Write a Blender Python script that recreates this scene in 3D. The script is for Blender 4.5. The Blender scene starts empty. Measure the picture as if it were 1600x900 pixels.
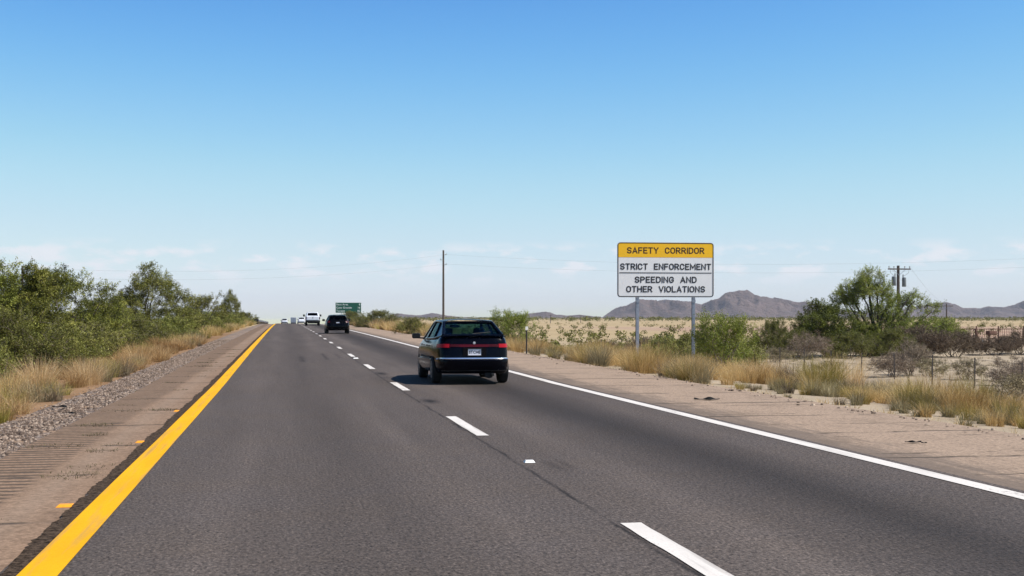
import bpy, bmesh, math, random
import numpy as np
from mathutils import Vector, Matrix, noise as mnoise

R = math.radians
SC = bpy.context.scene
COL = SC.collection
H = 1.48                       # eye height above the road
TH = R(10.12)                  # the camera looks this far to the right of the road
FP = 2000.0                    # focal length in photograph pixels

# ------------------------------------------------------------------ helpers
def at(px, d, py=None):
    c = (px - 800) / FP * d
    x = c * math.cos(TH) + d * math.sin(TH)
    y = -c * math.sin(TH) + d * math.cos(TH)
    if py is None:
        return x, y
    return x, y, H - (py - 496) * d / FP

def tag(o, label=None, cat=None, group=None, kind=None):
    if label: o['label'] = label
    if cat: o['category'] = cat
    if group: o['group'] = group
    if kind: o['kind'] = kind
    return o

def empty(name, loc, rz=0.0):
    o = bpy.data.objects.new(name, None)
    o.empty_display_size = 0.3
    COL.objects.link(o)
    o.location = loc
    o.rotation_euler = (0, 0, rz)
    return o

def link(name, me, mat=None, parent=None):
    o = bpy.data.objects.new(name, me)
    COL.objects.link(o)
    if mat is not None and not me.materials:
        me.materials.append(mat)
    if parent is not None:
        o.parent = parent
    return o

def np_mesh(name, verts, quads, mat=None, tint=None, smooth=False):
    verts = np.asarray(verts, dtype=np.float32).reshape(-1, 3)
    quads = np.asarray(quads, dtype=np.int32).reshape(-1, 4)
    me = bpy.data.meshes.new(name)
    me.vertices.add(len(verts))
    me.vertices.foreach_set('co', verts.ravel())
    me.loops.add(quads.size)
    me.loops.foreach_set('vertex_index', quads.ravel())
    me.polygons.add(len(quads))
    me.polygons.foreach_set('loop_start', np.arange(0, quads.size, 4, dtype=np.int32))
    if smooth:
        me.polygons.foreach_set('use_smooth', np.ones(len(quads), dtype=bool))
    if tint is not None:
        a = me.attributes.new('tint', 'FLOAT', 'FACE')
        a.data.foreach_set('value', np.asarray(tint, dtype=np.float32))
    me.update(calc_edges=True)
    if mat is not None:
        me.materials.append(mat)
    return me

class Acc:
    """collects quads from many numpy pieces"""
    def __init__(self): self.v = []; self.q = []; self.t = []; self.n = 0
    def add(self, v, q, t=None):
        v = np.asarray(v, dtype=np.float32); q = np.asarray(q, dtype=np.int32)
        self.v.append(v); self.q.append(q + self.n); self.n += len(v)
        self.t.append(np.full(len(q), .5, np.float32) if t is None else np.broadcast_to(np.asarray(t, np.float32), (len(q),)))
    def mesh(self, name, mat, smooth=False):
        if not self.v:
            return np_mesh(name, np.zeros((0, 3)), np.zeros((0, 4)), mat)
        return np_mesh(name, np.concatenate(self.v), np.concatenate(self.q), mat, np.concatenate(self.t), smooth)

class MB:
    """bmesh collector for hard-surface parts"""
    def __init__(self): self.bm = bmesh.new()
    def box(self, c, s, rot=None, bevel=0.0):
        m = Matrix.Translation(c) @ (rot.to_4x4() if rot is not None else Matrix.Identity(4)) @ Matrix.Diagonal((s[0], s[1], s[2], 1))
        r = bmesh.ops.create_cube(self.bm, size=1.0, matrix=m)
        if bevel:
            es = list({e for v in r['verts'] for e in v.link_edges})
            bmesh.ops.bevel(self.bm, geom=es, offset=bevel, segments=2, affect='EDGES', profile=.5)
        return self
    def tube(self, pts, rad, sides=8, caps=True):
        pts = [Vector(p) for p in pts]
        if not hasattr(rad, '__len__'): rad = [rad] * len(pts)
        rings = []
        for i, p in enumerate(pts):
            t = (pts[min(i + 1, len(pts) - 1)] - pts[max(i - 1, 0)]).normalized()
            a = t.cross(Vector((0, 0, 1)))
            if a.length < .05: a = t.cross(Vector((1, 0, 0)))
            a.normalize(); b = t.cross(a)
            rings.append([self.bm.verts.new(p + (a * math.cos(k * 2 * math.pi / sides) + b * math.sin(k * 2 * math.pi / sides)) * rad[i]) for k in range(sides)])
        for r0, r1 in zip(rings, rings[1:]):
            for k in range(sides):
                self.bm.faces.new((r0[k], r0[(k + 1) % sides], r1[(k + 1) % sides], r1[k]))
        if caps:
            self.bm.faces.new(rings[0][::-1]); self.bm.faces.new(rings[-1])
        return self
    def lathe(self, prof, c, axis='x', sides=28):
        """prof: list of (offset along axis, radius)"""
        rings = []
        for o, r in prof:
            ring = []
            for k in range(sides):
                a = 2 * math.pi * k / sides
                u, w = r * math.cos(a), r * math.sin(a)
                co = {'x': (o, u, w), 'y': (u, o, w), 'z': (u, w, o)}[axis]
                ring.append(self.bm.verts.new(Vector(c) + Vector(co)))
            rings.append(ring)
        for r0, r1 in zip(rings, rings[1:]):
            for k in range(sides):
                self.bm.faces.new((r0[k], r0[(k + 1) % sides], r1[(k + 1) % sides], r1[k]))
        self.bm.faces.new(rings[0]); self.bm.faces.new(rings[-1][::-1])
        return self
    def poly(self, pts):
        self.bm.faces.new([self.bm.verts.new(p) for p in pts]); return self
    def grid(self, rows):
        vs = [[self.bm.verts.new(p) for p in r] for r in rows]
        for a, b in zip(vs, vs[1:]):
            for i in range(len(a) - 1):
                self.bm.faces.new((a[i], a[i + 1], b[i + 1], b[i]))
        return self
    def prism(self, pts, y0, y1):
        """outline in x-z pushed from y0 to y1"""
        a = [self.bm.verts.new((x, y0, z)) for x, z in pts]
        b = [self.bm.verts.new((x, y1, z)) for x, z in pts]
        n = len(pts)
        self.bm.faces.new(a); self.bm.faces.new(b[::-1])
        for i in range(n):
            self.bm.faces.new((a[i], b[i], b[(i + 1) % n], a[(i + 1) % n]))
        return self
    def build(self, name, mat, parent=None, smooth=None):
        bmesh.ops.recalc_face_normals(self.bm, faces=self.bm.faces[:])
        me = bpy.data.meshes.new(name)
        self.bm.to_mesh(me); self.bm.free()
        if smooth is not None:
            me.polygons.foreach_set('use_smooth', [True] * len(me.polygons))
            me.set_sharp_from_angle(angle=R(smooth))
        return link(name, me, mat, parent)

def copy_tree(o, parent=None):
    c = o.copy(); COL.objects.link(c)
    if parent is not None: c.parent = parent
    for ch in list(o.children): copy_tree(ch, c)
    return c

def text(name, body, size, loc, mat, parent, align='CENTER', spacing=1.0, width=None, offset=0.0, rot=(R(90), 0, 0)):
    cu = bpy.data.curves.new(name, 'FONT')
    cu.body = body; cu.size = size; cu.align_x = align; cu.align_y = 'CENTER'
    cu.space_character = spacing; cu.offset = offset; cu.extrude = .0015; cu.resolution_u = 3
    o = bpy.data.objects.new(name, cu); COL.objects.link(o)
    cu.materials.append(mat)
    bpy.context.view_layer.update()
    dg = bpy.context.evaluated_depsgraph_get()
    me = bpy.data.meshes.new_from_object(o.evaluated_get(dg), depsgraph=dg)
    bpy.data.objects.remove(o); bpy.data.curves.remove(cu)
    if not me.materials: me.materials.append(mat)
    me.name = name
    w = max(v.co.x for v in me.vertices) - min(v.co.x for v in me.vertices)
    o = link(name, me, None, parent)
    o.location = loc; o.rotation_euler = rot
    if width: o.scale.x = width / w
    return o

# ------------------------------------------------------------------ node helpers
class N:
    def __init__(self, name):
        self.m = bpy.data.materials.new(name); self.m.use_nodes = True
        self.t = self.m.node_tree; self.t.nodes.clear()
        self.out = self.t.nodes.new('ShaderNodeOutputMaterial')
    def new(self, k, **kw):
        n = self.t.nodes.new(k)
        for a, b in kw.items(): setattr(n, a, b)
        return n
    def put(self, sock, val):
        if isinstance(val, bpy.types.NodeSocket): self.t.links.new(val, sock)
        elif isinstance(val, (tuple, list)) and len(val) == 3 and sock.type == 'RGBA': sock.default_value = (*val, 1)
        else: sock.default_value = val
    def math(self, op, a, b=0.0, c=None, clamp=False):
        n = self.new('ShaderNodeMath', operation=op, use_clamp=clamp)
        self.put(n.inputs[0], a); self.put(n.inputs[1], b)
        if c is not None: self.put(n.inputs[2], c)
        return n.outputs[0]
    def pos(self):
        return self.new('ShaderNodeNewGeometry').outputs['Position']
    def xyz(self, v):
        n = self.new('ShaderNodeSeparateXYZ'); self.put(n.inputs[0], v); return n.outputs
    def scale(self, v, s):
        n = self.new('ShaderNodeVectorMath', operation='MULTIPLY'); self.put(n.inputs[0], v); n.inputs[1].default_value = s if hasattr(s, '__len__') else (s, s, s)
        return n.outputs[0]
    def noise(self, v, s, det=4, rough=.55, dist=0.0):
        n = self.new('ShaderNodeTexNoise'); self.put(n.inputs['Vector'], v)
        n.inputs['Scale'].default_value = s; n.inputs['Detail'].default_value = det
        n.inputs['Roughness'].default_value = rough; n.inputs['Distortion'].default_value = dist
        return n.outputs['Fac']
    def voro(self, v, s, feature='F1', rnd=1.0):
        n = self.new('ShaderNodeTexVoronoi', feature=feature); self.put(n.inputs['Vector'], v)
        n.inputs['Scale'].default_value = s; n.inputs['Randomness'].default_value = rnd
        return n
    def ramp(self, f, stops, interp='LINEAR'):
        n = self.new('ShaderNodeValToRGB'); cr = n.color_ramp; cr.interpolation = interp
        while len(cr.elements) < len(stops): cr.elements.new(.5)
        for e, (p, c) in zip(cr.elements, stops):
            e.position = p; e.color = (*c, 1) if hasattr(c, '__len__') else (c, c, c, 1)
        self.put(n.inputs[0], f); return n.outputs[0]
    def map(self, f, a, b, c=0.0, d=1.0):
        n = self.new('ShaderNodeMapRange'); n.clamp = True
        self.put(n.inputs[0], f)
        for i, v in enumerate((a, b, c, d)): self.put(n.inputs[i + 1], v)
        return n.outputs[0]
    def mix(self, f, a, b, blend='MIX'):
        n = self.new('ShaderNodeMix', data_type='RGBA', blend_type=blend)
        self.put(n.inputs[0], f); self.put(n.inputs[6], a); self.put(n.inputs[7], b)
        return n.outputs[2]
    def bump(self, h, strength=.5, dist=.02, normal=None):
        n = self.new('ShaderNodeBump'); self.put(n.inputs['Height'], h)
        n.inputs['Strength'].default_value = strength; n.inputs['Distance'].default_value = dist
        if normal is not None: self.put(n.inputs['Normal'], normal)
        return n.outputs[0]
    def bsdf(self, color, rough=.6, normal=None, **kw):
        n = self.new('ShaderNodeBsdfPrincipled')
        self.put(n.inputs['Base Color'], color); self.put(n.inputs['Roughness'], rough)
        if normal is not None: self.put(n.inputs['Normal'], normal)
        for k, v in kw.items(): self.put(n.inputs[k.replace('_', ' ')], v)
        return n.outputs[0]
    def done(self, sh):
        self.t.links.new(sh, self.out.inputs['Surface']); return self.m

def gauss(n, x, mu, sig):
    d = n.math('DIVIDE', n.math('SUBTRACT', x, mu), sig)
    return n.math('POWER', 2.718, n.math('MULTIPLY', n.math('MULTIPLY', d, d), -1.0))

def simple(name, col, rough=.5, var=.12, scale=8.0, **kw):
    n = N(name); p = n.new('ShaderNodeTexCoord').outputs['Object']
    f = n.noise(p, scale, 5)
    c = n.mix(n.map(f, .3, .7), tuple(v * (1 - var) for v in col), tuple(min(1, v * (1 + var)) for v in col))
    return n.done(n.bsdf(c, rough, n.bump(f, .05, .01), **kw))

def leafy(name, stops, rough=.65, trans=.25):
    n = N(name)
    a = n.new('ShaderNodeAttribute', attribute_name='tint')
    c = n.ramp(a.outputs['Fac'], stops)
    ob = n.new('ShaderNodeObjectInfo').outputs['Random']
    hs = n.new('ShaderNodeHueSaturation'); n.put(hs.inputs['Color'], c)
    n.put(hs.inputs['Value'], n.map(ob, 0, 1, .88, 1.12)); n.put(hs.inputs['Hue'], n.map(ob, 0, 1, .49, .51))
    b = n.bsdf(hs.outputs[0], rough, Specular_IOR_Level=.25)
    t = n.new('ShaderNodeBsdfTranslucent'); n.put(t.inputs[0], hs.outputs[0])
    m = n.new('ShaderNodeMixShader'); m.inputs[0].default_value = trans
    n.t.links.new(b, m.inputs[1]); n.t.links.new(t.outputs[0], m.inputs[2])
    return n.done(m.outputs[0])

M = {}
# ------------------------------------------------------------------ the lie of the land
def road_z(y):
    if y < 28: return 0.0
    t = y - 28
    if t <= 177: return .00454 * t - .0000128 * t * t
    z0 = .00454 * 177 - .0000128 * 177 * 177
    s = t - 177
    if s <= 36: return z0 - .00008 * s * s
    z1 = z0 - .00008 * 36 * 36
    return max(z1 - .0058 * (s - 36), -1.4)

def sm(a, b, x):
    t = min(1, max(0, (x - a) / (b - a))); return t * t * (3 - 2 * t)

PLAIN = -1.4
def ground_z(x, y):
    r = road_z(y)
    if x >= 3:
        k = sm(9.0, 25.0, x)
        z = (r - .07 - .05 * sm(8.8, 10, x)) * (1 - k) + PLAIN * k
        amp = sm(9.4, 14, x)
    else:
        k = sm(5.0, 45.0, -x)
        z = (r - .07 - .22 * sm(4.0, 7.5, -x)) * (1 - k) + PLAIN * k
        amp = sm(4.4, 9, -x)
    if y > 480:
        z -= .0062 * (y - 480) * (1 - sm(.015, .075, x / y))
    if amp > 0 and abs(x) < 400 and y < 700:
        z += amp * (.10 * mnoise.noise((x * .25, y * .25, 0)) + .06 * mnoise.noise((x * .9, y * .9, 3)))
        # the low bank of pale earth beyond the fence
        if x > 26:
            b = math.exp(-((y - 74 + (x - 40) * .17) / 5.0) ** 2) * sm(29, 36, x)
            z += .30 * b * (.8 + .5 * mnoise.noise((x * .2, y * .3, 9)))
    return z

# ------------------------------------------------------------------ materials
def mat_road():
    n = N('asphalt'); p = n.pos(); x, y, z = n.xyz(p)
    fine = n.noise(p, 55, 3, .7)
    speck = n.voro(p, 42).outputs['Distance']
    vc = n.new('ShaderNodeSeparateColor'); n.put(vc.inputs[0], n.voro(p, 60).outputs['Color'])
    st = n.noise(n.scale(p, (1.0, .05, 1)), 1.7, 4)
    big = n.noise(n.scale(p, (1, .35, 1)), .35, 4)
    v = n.math('ADD', .083, 0.0)
    coarse = n.noise(n.scale(p, (1, .5, 1)), 38, 3, .7)
    pits = n.map(n.voro(n.scale(p, (1, .42, 1)), 21).outputs['Distance'], .08, .20, .30, 1.0)
    chips = n.map(n.voro(n.scale(p, (1.05, .42, 1)), 25).outputs['Distance'], .06, .15, 1.9, 1.0)
    v = n.math('MULTIPLY', v, n.math('MULTIPLY', pits, chips))
    v = n.math('MULTIPLY', v, n.map(coarse, .33, .67, .50, 1.50))
    v = n.math('MULTIPLY', v, n.map(fine, .28, .72, .55, 1.45))
    v = n.math('MULTIPLY', v, n.map(vc.outputs[0], 0, 1, .78, 1.22))
    v = n.math('MULTIPLY', v, n.map(st, .3, .7, .88, 1.12))
    v = n.math('MULTIPLY', v, n.map(big, .3, .7, .92, 1.08))
    # oil-darkened band along the middle of the right lane and a fainter one in the left
    xw = n.math('ADD', x, n.math('MULTIPLY', n.math('SUBTRACT', n.noise(n.scale(p, (0.0, .12, 0)), 1.0, 2), .5), .5))
    v = n.math('MULTIPLY', v, n.math('SUBTRACT', 1.0, n.math('MULTIPLY', gauss(n, xw, 4.45, .75), n.map(big, .25, .7, .42, .60))))
    v = n.math('MULTIPLY', v, n.math('SUBTRACT', 1.0, n.math('MULTIPLY', gauss(n, xw, .55, .5), n.map(big, .3, .7, .10, .22))))
    for wx in (-.42, 1.5, 3.28, 5.35):
        v = n.math('MULTIPLY', v, n.math('ADD', 1.0, n.math('MULTIPLY', gauss(n, xw, wx, .26), n.map(st, .3, .7, .03, .13))))
    v = n.math('MULTIPLY', v, n.math('ADD', 1.0, n.math('MULTIPLY', gauss(n, xw, 3.0, .45), .10)))
    # joint between the lanes
    jx = n.math('ADD', n.math('SUBTRACT', x, 2.34), n.math('MULTIPLY', n.math('SUBTRACT', n.noise(n.scale(p, (0, 1, 0)), 1.2, 6), .5), .10))
    jm = n.math('MULTIPLY', gauss(n, jx, 0.0, .022), n.map(n.noise(n.scale(p, (0, 1, 0)), .9, 3), .35, .6, .15, .75))
    v = n.math('MULTIPLY', v, n.math('SUBTRACT', 1.0, jm))
    # scuffed rubber streaks and small tar spots
    for sx, y0, y1, sig, k in ((.62, 41, 47, .10, .35), (1.45, 43, 50, .08, .4), (1.95, 44, 50, .08, .3), (2.55, 21.7, 23.4, .13, .85), (2.5, 32.3, 34.3, .13, .75), (2.66, 11.9, 13.1, .055, .6), (2.80, 12.1, 13.2, .04, .5), (2.05, 14.4, 15.2, .16, .3)):
        ym = n.math('MULTIPLY', n.map(y, y0, y0 + .8), n.map(y, y1 - .8, y1, 1, 0))
        k2 = n.math('MULTIPLY', n.math('MULTIPLY', gauss(n, x, sx, sig), ym), k)
        v = n.math('MULTIPLY', v, n.math('SUBTRACT', 1.0, k2))
    tar = n.map(n.noise(p, 2.6, 5, .7), .70, .76)
    v = n.math('MULTIPLY', v, n.math('SUBTRACT', 1.0, n.math('MULTIPLY', tar, .25)))
    cc = n.new('ShaderNodeCombineColor')
    tone = n.noise(p, .8, 3)
    n.put(cc.inputs[0], n.math('MULTIPLY', v, n.map(tone, .3, .7, .93, .96))); n.put(cc.inputs[1], n.math('MULTIPLY', v, .76)); n.put(cc.inputs[2], n.math('MULTIPLY', v, n.map(tone, .3, .7, .68, .64)))
    b = n.bump(n.math('ADD', fine, n.math('MULTIPLY', speck, .7)), .55, .012)
    return n.done(n.bsdf(cc.outputs[0], .8, b, Specular_IOR_Level=.18))

def mat_shoulder(name, base, groove):
    n = N(name); p = n.pos(); x, y, z = n.xyz(p)
    f = n.noise(p, 24, 6, .75); big = n.noise(p, .9, 5, .6)
    c = n.mix(n.map(big, .3, .7), tuple(v * .82 for v in base), tuple(v * 1.14 for v in base))
    c = n.mix(n.map(f, .25, .75), c, tuple(v * .55 for v in base)) if False else n.mix(.7, c, n.mix(n.map(f, .34, .66), tuple(v * .38 for v in base), tuple(min(1, v * 1.6) for v in base)))
    dark = (.055, .045, .038)
    wob = n.math('MULTIPLY', n.math('SUBTRACT', n.noise(n.scale(p, (1, 1, 1)), 1.5, 5), .5), .35)
    def cracks(period, off, width, lo, hi):
        ph = n.math('FRACT', n.math('ADD', n.math('DIVIDE', n.math('ADD', y, wob), period), off))
        d = n.math('MULTIPLY', n.math('ABSOLUTE', n.math('SUBTRACT', ph, .5)), period)
        br = n.map(n.noise(n.scale(p, (1.2, .25, 1)), 1.4, 3), lo, hi)
        return n.math('MULTIPLY', n.map(d, 0, width, 1, 0), br)
    cr = n.math('MAXIMUM', cracks(2.9, .13, .10, .36, .5), cracks(1.9, .6, .05, .46, .58))
    hgt = n.math('SUBTRACT', 0, cr)
    if groove:
        gx = n.math('MULTIPLY', n.map(n.math('ADD', x, n.math('MULTIPLY', wob, .6)), -2.3, -2.2, 1, 0), n.map(n.noise(n.scale(p, (.4, .30, 1)), 1.1, 2), .22, .36))
        ph = n.math('FRACT', n.math('DIVIDE', n.math('ADD', y, n.math('MULTIPLY', wob, .08)), .23))
        g = n.math('MULTIPLY', n.map(n.math('ABSOLUTE', n.math('SUBTRACT', ph, .5)), .14, .27, 1, 0), gx)
        hgt = n.math('SUBTRACT', hgt, n.math('MULTIPLY', g, .8))
        c = n.mix(n.math('MULTIPLY', n.math('MULTIPLY', g, n.map(f, .32, .58, .35, 1.0)), .95), c, dark)
        # paler worn wheel path beside the yellow line
        c = n.mix(n.math('MULTIPLY', gauss(n, x, -2.0, .16), .22), c, (.27, .215, .17))
    else:
        # dark broken seal coat along the lane side
        e = n.math('ADD', n.map(x, 6.2, 7.5, 1, 0), n.math('MULTIPLY', n.math('SUBTRACT', n.noise(n.scale(p, (2.2, .22, 1)), 2.4, 8, .78), .5), 1.9))
        c = n.mix(n.math('MULTIPLY', n.map(e, .34, .80), .75), c, (.115, .092, .078))
    c = n.mix(n.math('MULTIPLY', n.map(n.noise(n.scale(p, (1, .6, 1)), 1.1, 6, .7), .53, .68), .45), c, tuple(v * .45 for v in base))
    c = n.mix(n.math('MULTIPLY', cr, .95), c, dark)
    b = n.bump(hgt, .8, .02, n.bump(f, .4, .008))
    return n.done(n.bsdf(c, .9, b, Specular_IOR_Level=.06))

def mat_seam():
    n = N('broken_tar'); p = n.pos()
    f = n.noise(p, 22, 6, .75)
    c = n.mix(n.map(f, .38, .62), (.010, .007, .005), (.105, .075, .055))
    return n.done(n.bsdf(c, .95, n.bump(f, .8, .02), Specular_IOR_Level=.02))

def mat_paint(name, col, wear=.25):
    n = N(name); p = n.pos(); x, y, z = n.xyz(p)
    f = n.noise(p, 20, 6, .8); g = n.noise(n.scale(p, (2.2, .5, 1)), 1.3, 4, .6); tr = n.noise(n.scale(p, (6, .25, 1)), 2.0, 4, .6)
    c = n.mix(n.map(g, .3, .7), tuple(v * .84 for v in col), col)
    c = n.mix(n.math('MULTIPLY', n.map(n.noise(p, 55, 4, .75), .48, .72), .45), c, tuple(v * .62 for v in col))
    c = n.mix(n.math('MULTIPLY', n.map(tr, .52, .72), .45), c, (.16, .14, .125))
    w = n.math('ADD', n.math('MULTIPLY', f, .6), n.math('MULTIPLY', g, .4))
    c = n.mix(n.math('MULTIPLY', n.map(w, .66 - wear * .25, .74 - wear * .25), .85), c, (.10, .09, .082))
    return n.done(n.bsdf(c, .75, n.bump(f, .35, .008), Specular_IOR_Level=.12))

def mat_ground():
    n = N('desert_soil'); p = n.pos(); x, y, z = n.xyz(p)
    big = n.noise(p, .03, 5, .6); mid = n.noise(p, .35, 5, .6); f = n.noise(p, 7, 6, .7)
    pale = n.mix(n.map(mid, .3, .7), (.27, .215, .15), (.37, .30, .22))
    straw = n.mix(n.map(n.noise(n.scale(p, (.25, 1, 1)), .02, 4), .35, .65), (.31, .232, .130), (.385, .297, .178))
    red = n.mix(n.map(mid, .3, .7), (.17, .098, .052), (.26, .16, .088))
    c = n.mix(n.map(x, -3, 8, 0, 1), red, pale)
    far = n.map(y, 95, 190)
    c = n.mix(far, c, straw)
    # pinkish ploughed ground to the right of the tall tree
    pk = n.math('MULTIPLY', n.map(x, 70, 90), n.math('MULTIPLY', n.map(y, 95, 120), n.map(y, 330, 420, 1, 0)))
    c = n.mix(pk, c, n.mix(n.map(big, .4, .6), (.29, .19, .135), (.37, .27, .195)))
    # litter and stones
    c = n.mix(n.math('MULTIPLY', n.map(f, .52, .70), .5), c, (.17, .12, .075))
    c = n.mix(n.math('MULTIPLY', n.map(n.voro(p, 9).outputs['Distance'], .05, .16, 1, 0), .5), c, (.60, .53, .45))
    b = n.bump(f, .6, .04, n.bump(mid, .5, .15))
    return n.done(n.bsdf(c, .95, b, Specular_IOR_Level=.1))

def mat_gravel():
    n = N('gravel_bed'); p = n.pos()
    v = n.voro(p, 26); sp = n.new('ShaderNodeSeparateColor'); n.put(sp.inputs[0], v.outputs['Color'])
    c = n.ramp(sp.outputs[0], [(0, (.10, .075, .06)), (.4, (.19, .145, .12)), (.8, (.28, .225, .19)), (1, (.42, .37, .33))])
    c = n.mix(n.map(v.outputs['Distance'], .35, .6), c, (.10, .075, .06))
    c = n.mix(n.map(n.noise(p, 1.6, 4), .5, .68), c, (.33, .22, .14))
    return n.done(n.bsdf(c, .9, n.bump(v.outputs['Distance'], -.9, .03), Specular_IOR_Level=.2))

M['road'] = mat_road()
M['lsh'] = mat_shoulder('worn_concrete', (.215, .145, .100), True)
M['rsh'] = mat_shoulder('sun_bleached_shoulder', (.285, .212, .158), False)
M['seam'] = mat_seam()
M['yellow'] = mat_paint('yellow_road_paint', (.72, .365, .004), .22)
M['white'] = mat_paint('white_road_paint', (.64, .60, .56), .36)
M['ground'] = mat_ground()
M['gravel'] = mat_gravel()

# ------------------------------------------------------------------ ground sheet
def axis(parts):
    out = []
    for a, b, s in parts:
        k = max(1, round((b - a) / s)); out += [a + (b - a) * i / k for i in range(k)]
    out.append(parts[-1][1]); return out
xs = axis([(-10000, -2000, 2000), (-2000, -400, 320), (-400, -100, 50), (-100, -40, 10), (-40, -12, 2), (-12, -3, .6), (-3, 9, 3), (9, 16, .6), (16, 60, 1.5), (60, 130, 7), (130, 400, 30), (400, 2000, 320), (2000, 10000, 2000)])
ys = axis([(-80, 0, 20), (0, 60, 1.0), (60, 150, 1.5), (150, 300, 4), (300, 700, 20), (700, 2000, 130), (2000, 10000, 1000)])
GV = np.array([(x, y, ground_z(x, y)) for y in ys for x in xs], np.float32)
nx = len(xs)
GQ = np.array([(j * nx + i, j * nx + i + 1, (j + 1) * nx + i + 1, (j + 1) * nx + i) for j in range(len(ys) - 1) for i in range(nx - 1)], np.int32)
tag(link('ground', np_mesh('ground', GV, GQ, M['ground'], None, True)), kind='structure')

RY = axis([(-60, 20, 4), (20, 300, 2), (300, 640, 10)])
def strip(name, x0, x1, lift, mat, y0=-60, y1=640, wob=0.0, sub=0, kind='structure', parent=None, thick=0.0):
    yy = [y for y in RY if y0 < y < y1]
    if sub: yy = [y0 + (y1 - y0) * i / sub for i in range(1, sub)]
    yy = [y0] + yy + [y1]
    rnd = random.Random(name + str(y0))
    v = []; q = []
    for y in yy:
        if sub > 1000:
            a = x0 + wob * (1.1 * mnoise.noise((y * .7, 0, 3)) + .9 * mnoise.noise((y * 4, 0, 5)) + .45 * mnoise.noise((y * 15, 0, 6))); b = x1
        else:
            a = x0 + rnd.uniform(-wob, wob); b = x1 + rnd.uniform(-wob, wob)
        v += [(a, y, road_z(y) + lift), (b, y, road_z(y) + lift)]
    for i in range(len(yy) - 1):
        q.append((2 * i, 2 * i + 1, 2 * i + 3, 2 * i + 2))
    o = link(name, np_mesh(name, v, q, mat), None, parent)
    if kind: tag(o, kind=kind)
    return o
strip('road', -1.62, 6.22, 0.0, M['road'])
strip('left_shoulder', -2.95, -1.62, -.018, M['lsh'])
strip('right_shoulder', 6.22, 9.25, -.012, M['rsh'])
strip('gravel_verge', -3.95, -2.95, -.045, M['gravel'])
strip('tar_seam', -1.63, -1.505, .004, M['seam'], y1=130, wob=.05, sub=2600)
strip('yellow_edge_line', -1.50, -1.27, .009, M['yellow'], wob=.003)
strip('white_edge_line', 5.90, 6.10, .006, M['white'], wob=.004)
for k in range(-1, 36):
    y0 = 8.9 + 10.05 * k
    s = strip('lane_dash', 2.375, 2.53, .006, M['white'], y0=y0 - 3.15, y1=y0, sub=12, wob=.005)

# ------------------------------------------------------------------ scattered stones of the gravel verge (uncountable)
rs = np.random.default_rng(4)
M['stone'] = leafy('verge_stone', [(0, (.05, .035, .025)), (.55, (.165, .120, .088)), (1, (.36, .285, .22))], .9, 0.0)
def stones(name, n, xf, yf, smin, smax):
    acc = Acc()
    base = np.array([(-1, -1, -.6), (1, -1, -.6), (1, 1, -.6), (-1, 1, -.6), (-.7, -.7, .8), (.7, -.7, .8), (.7, .7, .8), (-.7, .7, .8)], np.float32)
    q = np.array([(0, 1, 5, 4), (1, 2, 6, 5), (2, 3, 7, 6), (3, 0, 4, 7), (4, 5, 6, 7)])
    for i in range(n):
        y = yf(); x = xf(y)
        s = smin * (smax / smin) ** rs.random() * .5
        a = rs.random() * 6.28; ca, sa = math.cos(a), math.sin(a)
        v = base * (s * np.array([rs.uniform(.7, 1.4), rs.uniform(.7, 1.3), rs.uniform(.4, .9)])) * rs.uniform(.75, 1.25, (8, 3))
        v = np.stack([v[:, 0] * ca - v[:, 1] * sa, v[:, 0] * sa + v[:, 1] * ca, v[:, 2]], 1)
        zz = road_z(y) - .035 if -3.95 < x < -2.95 else (road_z(y) - .005 if 6.2 < x < 9.25 else ground_z(x, y))
        acc.add(v + np.array([x, y, zz + s * .3]), q, rs.random())
    return tag(link(name, acc.mesh(name, M['stone'])), 'grey and brown loose gravel on the verge', None, None, 'stuff')
g1 = stones('gravel', 17000, lambda y: rs.normal(-3.42, .28), lambda: 8 + 70 * rs.random() ** 1.6, .010, .040)
g1['label'] = 'loose grey and brown gravel along the left shoulder'
g2 = stones('gravel', 900, lambda y: 9.3 + rs.normal(0, .3), lambda: 12 + 70 * rs.random() ** 1.3, .015, .055)
g2['label'] = 'scattered pale stones along the edge of the right shoulder'

# ------------------------------------------------------------------ plants
def leaves_np(c, d, L, Wd, rng):
    """rhombic leaf faces at c along d"""
    n = len(c)
    d = d / (np.linalg.norm(d, axis=1, keepdims=True) + 1e-6)
    r = rng.normal(size=(n, 3)); s = np.cross(d, r); s /= (np.linalg.norm(s, axis=1, keepdims=True) + 1e-6)
    L = L[:, None]; Wd = Wd[:, None]
    v = np.empty((n, 4, 3), np.float32)
    v[:, 0] = c - d * L * .5; v[:, 1] = c + s * Wd * .5; v[:, 2] = c + d * L * .5; v[:, 3] = c - s * Wd * .5
    return v.reshape(-1, 3), np.arange(4 * n).reshape(n, 4)

def tube_np(acc, pts, rad, sides=4, t=.5):
    pts = np.asarray(pts, np.float32); n = len(pts)
    tg = np.gradient(pts, axis=0); tg /= (np.linalg.norm(tg, axis=1, keepdims=True) + 1e-6)
    ref = np.array([.31, .17, .93]) if abs(tg[0, 2]) < .8 else np.array([1., .1, 0])
    a = np.cross(tg, ref); a /= (np.linalg.norm(a, axis=1, keepdims=True) + 1e-6); b = np.cross(tg, a)
    ang = np.arange(sides) * 2 * math.pi / sides
    v = pts[:, None, :] + (a[:, None, :] * np.cos(ang)[None, :, None] + b[:, None, :] * np.sin(ang)[None, :, None]) * np.asarray(rad, np.float32)[:, None, None]
    i = np.arange(n - 1)[:, None] * sides; k = np.arange(sides)[None, :]; k2 = (k + 1) % sides
    q = np.stack([i + k, i + k2, i + sides + k2, i + sides + k], -1).reshape(-1, 4)
    acc.add(v.reshape(-1, 3), q, t)

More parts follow.
